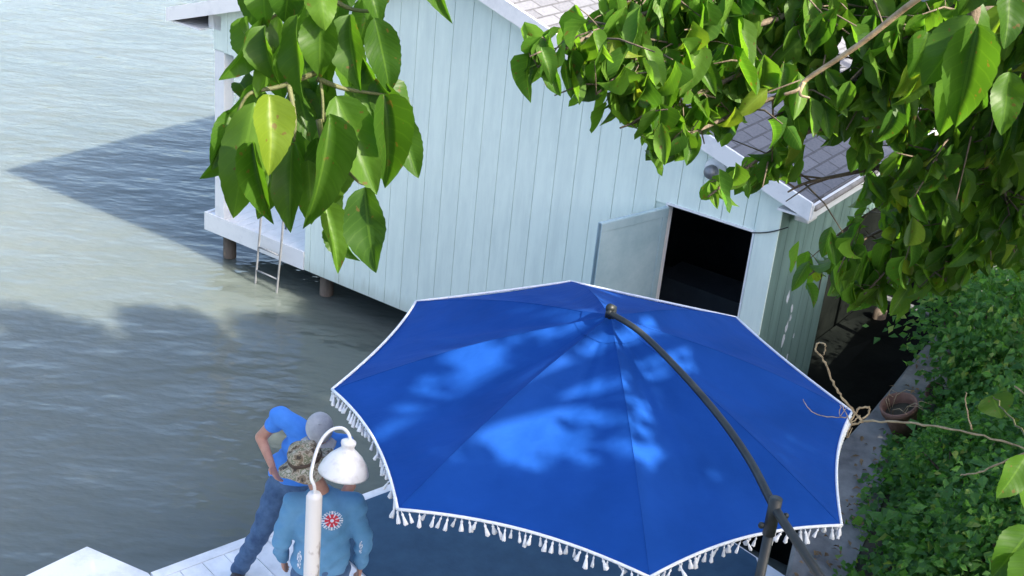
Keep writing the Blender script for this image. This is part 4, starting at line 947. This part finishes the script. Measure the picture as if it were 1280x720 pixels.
# per branch limb, twigs and its own foliage
fo = []
for bi, (pts, r0, r1, ll) in enumerate(BR):
    q = [at_d(x, y, r0 + (r1 - r0) * k / (len(pts) - 1)) for k, (x, y) in enumerate(pts)]
    path = smooth_path([q[0] + (fork - q[0]) * 0.35 + ZU * 0.25] + q, 7)
    start = smooth_path([fork, fork + (q[0] - fork) * 0.4 + ZU * 0.35, q[0] + (fork - q[0]) * 0.35 + ZU * 0.25], 4)
    limb(start, 0.035, 0.013); pm = MB(); pm.loft(path, [0.011 - 0.009 * k / len(path) for k in range(len(path))], n=6)
    Lb = []; tw = MB(); acc = 0
    for k in range(0, len(path) - 1):
        if k < 7 and rng.random() < 0.65: continue
        c = path[k]; seg = np.linalg.norm(path[k + 1] - c); acc += seg
        n_ = 1 if acc < 0.03 else max(1, int(acc / 0.024)); acc = 0 if n_ else acc
        for _ in range(n_):
            b0 = c + (path[k + 1] - c) * rng.random()
            for s_ in (-1, 1):
                ln = ll * rng.uniform(0.75, 1.2); off_ = rng.normal(size=3) * 0.03; bb = b0 + off_
                l = droop_leaf(bb, ln, len(T_MID)); tip = bb + nrm(l[1]) * ln * 0.9
                if okpx(tip) and okpx(bb + nrm(l[1]) * ln * 0.5): Lb.append(l); tw.loft([b0, (b0 + bb) / 2 + ZU * 0.004, bb], [0.0016, 0.0013, 0.001], n=4)
            if rng.random() < 0.55:
                d_ = nrm(rng.normal(size=3) * np.array([1, 1, 0.7]) - ZU * 0.5); e_ = b0 + d_ * rng.uniform(0.10, 0.24)
                if okpx(e_): tw.loft([b0, (b0 + e_) / 2 + ZU * 0.012, e_], [0.0028, 0.0022, 0.0014], n=5)
                for m_ in range(4):
                    bb = b0 + (e_ - b0) * (0.45 + 0.55 * m_ / 3) + rng.normal(size=3) * 0.012; ln = ll * rng.uniform(0.7, 1.15); l = droop_leaf(bb, ln, len(T_MID), 0.6)
                    if okpx(bb + nrm(l[1]) * ln * 0.9) and okpx(bb + nrm(l[1]) * ln * 0.5): Lb.append(l)
    pm.add(tw.v, tw.f); pm.build('branch', M['bark'], tree, True)
    if Lb: leaves('foliage', Lb, T_MID, M['leaf2'], tree)
# big sun-struck leaves close to the camera, top right
BIG = [(1215, 20, 1150, 122, 60, 2.0), (1222, 30, 1190, 190, 72, 2.0), (1200, 78, 1172, 190, 50, 2.06), (1212, -10, 1232, 150, 54, 2.03), (1225, -30, 1200, 30, 40, 2.0), (1262, -20, 1262, 70, 46, 1.95), (1262, 90, 1252, 178, 44, 2.1), (1160, 40, 1140, 108, 50, 2.1), (1282, 570, 1252, 622, 40, 2.5), (1290, 660, 1245, 720, 50, 2.4), (1240, 494, 1252, 520, 42, 3.4)]
L = []
for bx, by, tx, ty, wd, r in BIG[:8]:
    tx, ty, wd = bx + (tx - bx) * .85, by + (ty - by) * .85, wd * .85
    B = at_d(bx, by, r); T = at_d(tx, ty, r - 0.02); L.append((B, T - B, nrm(CAM - B) + rng.normal(size=3) * 0.3 + np.array([0.2, 0, 0.1]), np.linalg.norm(T - B) * 1.05, wd * r / FPX * 1.0, int(rng.integers(0, 4))))
leaves('leaf_cluster', L, T_NEAR, M['leaf'], tree)
limb([fork, np.array([2.0, 1.7, 6.9]), at_d(1240, -90, 2.02), at_d(1220, 0, 2.02), at_d(1212, 60, 2.03)], 0.03, 0.004)
# bare tan twig
limb([at_d(1250, -70, 2.5), at_d(1145, 0, 2.6), at_d(1075, 55, 2.65), at_d(1010, 98, 2.7), at_d(998, 112, 2.7), at_d(980, 118, 2.7)], 0.007, 0.003, 'twig', 'bare_twig')
limb([at_d(1005, 103, 2.7), at_d(1000, 118, 2.7), at_d(1012, 122, 2.71)], 0.004, 0.002, 'twig', 'bare_twig')
# its crown above and to the right, out of the picture: it casts the dappled shade
def crown(root, blobs, n, lsz=(0.10, 0.16)):
    L = []
    for k in range(n):
        c, r = blobs[int(rng.integers(0, len(blobs)))]
        p_ = vec(c) + rnd_unit() * vec(r) * rng.uniform(0.25, 1.0) ** 0.6
        ln = rng.uniform(*lsz); a = rng.normal(size=3) * 0.7 - ZU * 0.5
        L.append((p_, a, rng.normal(size=3) + ZU * 0.7, ln, ln * 0.62, int(rng.integers(0, 2))))
    leaves('crown', L, T_FAR, M['leaf3'], root, False)
BL1 = []; rng = np.random.default_rng(11)
gx = 3.0
while gx < 9.3:
    gy = 0.5
    while gy < 7.5:
        q = np.array([gx + rng.uniform(-.15, .15), gy + rng.uniform(-.15, .15), 9.0 + rng.uniform(-.5, .5)])
        gap = ((q[0] - 5.75) / 1.1) ** 2 + ((q[1] - 2.8) / 1.1) ** 2 < 1
        thin = (5.1 < q[0] < 7.4 and 3.9 < q[1] < 4.8 and rng.random() < 0.6) or (q[0] < 5.0 and q[1] < 1.9 and rng.random() < 0.9)
        out = q[1] > 6.3 + (q[0] - 3.26) * 0.40 or q[0] < 4.3 - (q[1] - 2.7) * 0.36 or q[1] > 7.2
        if not gap and not thin and not out: BL1.append((q, np.array([0.36, 0.36, 0.28])))
        gy += 0.40
    gx += 0.40
n_main = len(BL1)
crown(tree, BL1, n_main * 420)
SM = [(np.array([5.75 + 1.0 * math.cos(k * 2.4) * math.sqrt(k / 16), 2.8 + 1.0 * math.sin(k * 2.4) * math.sqrt(k / 16), 8.6 + rng.uniform(-.3, .3)]), np.array([0.17, 0.17, 0.12])) for k in range(1, 17)]
crown(tree, SM, 420, (0.11, 0.17))
for k in range(0, len(BL1), 9): limb([tb + np.array([0.7, 0.8, 5.6]), (tb + np.array([0.7, 0.8, 5.6]) + BL1[k][0]) / 2 + ZU * 0.3, BL1[k][0]], 0.06, 0.015)
# second tree further along the bank (shades the slip and the roof edge)
t2 = np.array([8.6, 7.2, 0]); t2[2] = land_z(8.6, 7.2) - 0.1
tr2 = empty('tree', t2, 'leafy tree further along the bank shading the slip', 'tree')
p = MB(); p.loft(smooth_path([t2, t2 + np.array([0.1, 0.1, 1.5]), t2 + np.array([-0.1, 0.2, 3.5]), t2 + np.array([0.1, 0.1, 5.2])], 4), [0.22 - 0.012 * k for k in range(13)], (1, 0, 0), 12); p.build('trunk', M['bark'], tr2, True)
BL2 = []
for k in range(60):
    d = rnd_unit() * np.array([2.6, 3.0, 1.9]) * rng.uniform(0.3, 1.0); BL2.append((np.array([8.3, 7.6, 8.2]) + d, np.array([0.8, 0.8, 0.55])))
for k in range(16): BL2.append((np.array([6.2, 8.7, 8.1]) + rnd_unit() * np.array([1.1, 1.5, 0.7]) * rng.uniform(0.3, 1), np.array([0.6, 0.6, 0.45])))
for k in range(30): BL2.append((np.array([8.9, 4.2, 8.2]) + rnd_unit() * np.array([1.7, 1.6, 1.2]) * rng.uniform(0.3, 1), np.array([0.7, 0.7, 0.5])))
crown(tr2, BL2, 46000)
for k in range(0, 60, 5): limb([t2 + np.array([0, 0.1, 4.4]), (t2 + np.array([0, 0.1, 4.8]) + BL2[k][0]) / 2, BL2[k][0]], 0.06, 0.015, parent=tr2)

# ================================================================= DRIED VINE and sapling leaves at the right
vn = empty('dried_vine', at_d(1075, 520, 4.4), 'tan dried vine with a curled tip reaching over the umbrella corner', 'vine')
VR = 4.4
def vine(pts, r0, r1, name='stem', m='twig', par=vn, rr=VR):
    q = smooth_path([at_d(x, y, rr if len(pt) == 0 else pt[0]) for x, y, *pt in pts], 6); p = MB(); n_ = len(q)
    p.loft([c + rng.normal(size=3) * 0.0015 for c in q], [0.62 * (r0 + (r1 - r0) * k / n_) * (1 + 0.18 * math.sin(k * 1.7)) for k in range(n_)], n=8); return p.build(name, M[m], par, True)
vine([(1300, 566, 4.0), (1240, 548, 4.1), (1180, 535, 4.2), (1130, 528, 4.3), (1078, 526)], 0.0045, 0.006)
vine([(1078, 526), (1062, 508), (1048, 490), (1038, 470), (1030, 450), (1020, 438), (1024, 428), (1032, 432), (1030, 444)], 0.0065, 0.0035)
vine([(1080, 526), (1064, 530), (1072, 512), (1088, 510), (1078, 524)], 0.006, 0.005, 'tendril'); vine([(1076, 520), (1066, 528), (1058, 548), (1066, 536)], 0.004, 0.002, 'tendril')
vine([(1060, 522), (1030, 520), (1012, 512), (1004, 500)], 0.0028, 0.0015, 'tendril'); vine([(1062, 526), (1052, 506), (1050, 520), (1060, 508)], 0.0025, 0.0015, 'tendril')
vine([(1300, 560, 4.0), (1260, 575, 4.1), (1225, 590, 4.2), (1200, 594, 4.3)], 0.0055, 0.003); vine([(1215, 538, 4.2), (1208, 510, 4.2), (1206, 490, 4.2)], 0.004, 0.002, 'tendril')
vine([(1290, 500, 4.0), (1268, 482, 4.1)], 0.004, 0.003, 'tendril')
sp = empty('sapling', at_d(1330, 760, 2.6), 'bright yellow green sapling leaves close by at the right edge', 'sapling')
L = []
for bx, by, tx, ty, wd, r in BIG[8:] + [(1300, 560, 1290, 640, 50, 2.6), (1300, 690, 1270, 760, 60, 2.4)]:
    B = at_d(bx, by, r); T = at_d(tx, ty, r - 0.02); L.append((B, T - B, nrm(CAM - B) + rng.normal(size=3) * 0.2 + np.array([0.3, 0, 0.2]), np.linalg.norm(T - B) * 1.05, wd * r / FPX * 1.0, int(rng.integers(0, 4))))
leaves('foliage', L, T_NEAR, M['leaf'], sp)
vine([(1330, 760, 2.6), (1315, 690, 2.55), (1300, 620, 2.5), (1290, 560, 2.6), (1262, 520, 3.0), (1242, 496, 3.4)], 0.006, 0.002, 'stem', 'greentwig', sp)

# tree added past the slip to darken what the water reflects there
t3 = np.array([8.2, 15.6, 0]); t3[2] = land_z(8.2, 15.6) - 0.1
tr3 = empty('tree', t3, 'leafy tree added on the bank behind the right side of the boathouse to darken the slip', 'tree')
p = MB(); p.loft(smooth_path([t3, t3 + np.array([-0.1, 0.1, 1.2]), t3 + np.array([0.1, 0.2, 2.6]), t3 + np.array([0, 0.1, 4.2])], 4), [0.2 - 0.012 * k for k in range(13)], (1, 0, 0), 12); p.build('trunk', M['bark'], tr3, True)
BL3 = []
for k in range(60): BL3.append((t3 + np.array([-0.6, 0.6, 3.0]) + rnd_unit() * np.array([2.3, 2.6, 2.2]) * rng.uniform(0.3, 1.0), np.array([0.7, 0.7, 0.6])))
crown(tr3, BL3, 14000)
for k in range(0, 60, 6): limb([t3 + np.array([0, 0.1, 1.6]), (t3 + np.array([0, 0.1, 2.4]) + BL3[k][0]) / 2, BL3[k][0]], 0.05, 0.012, parent=tr3)
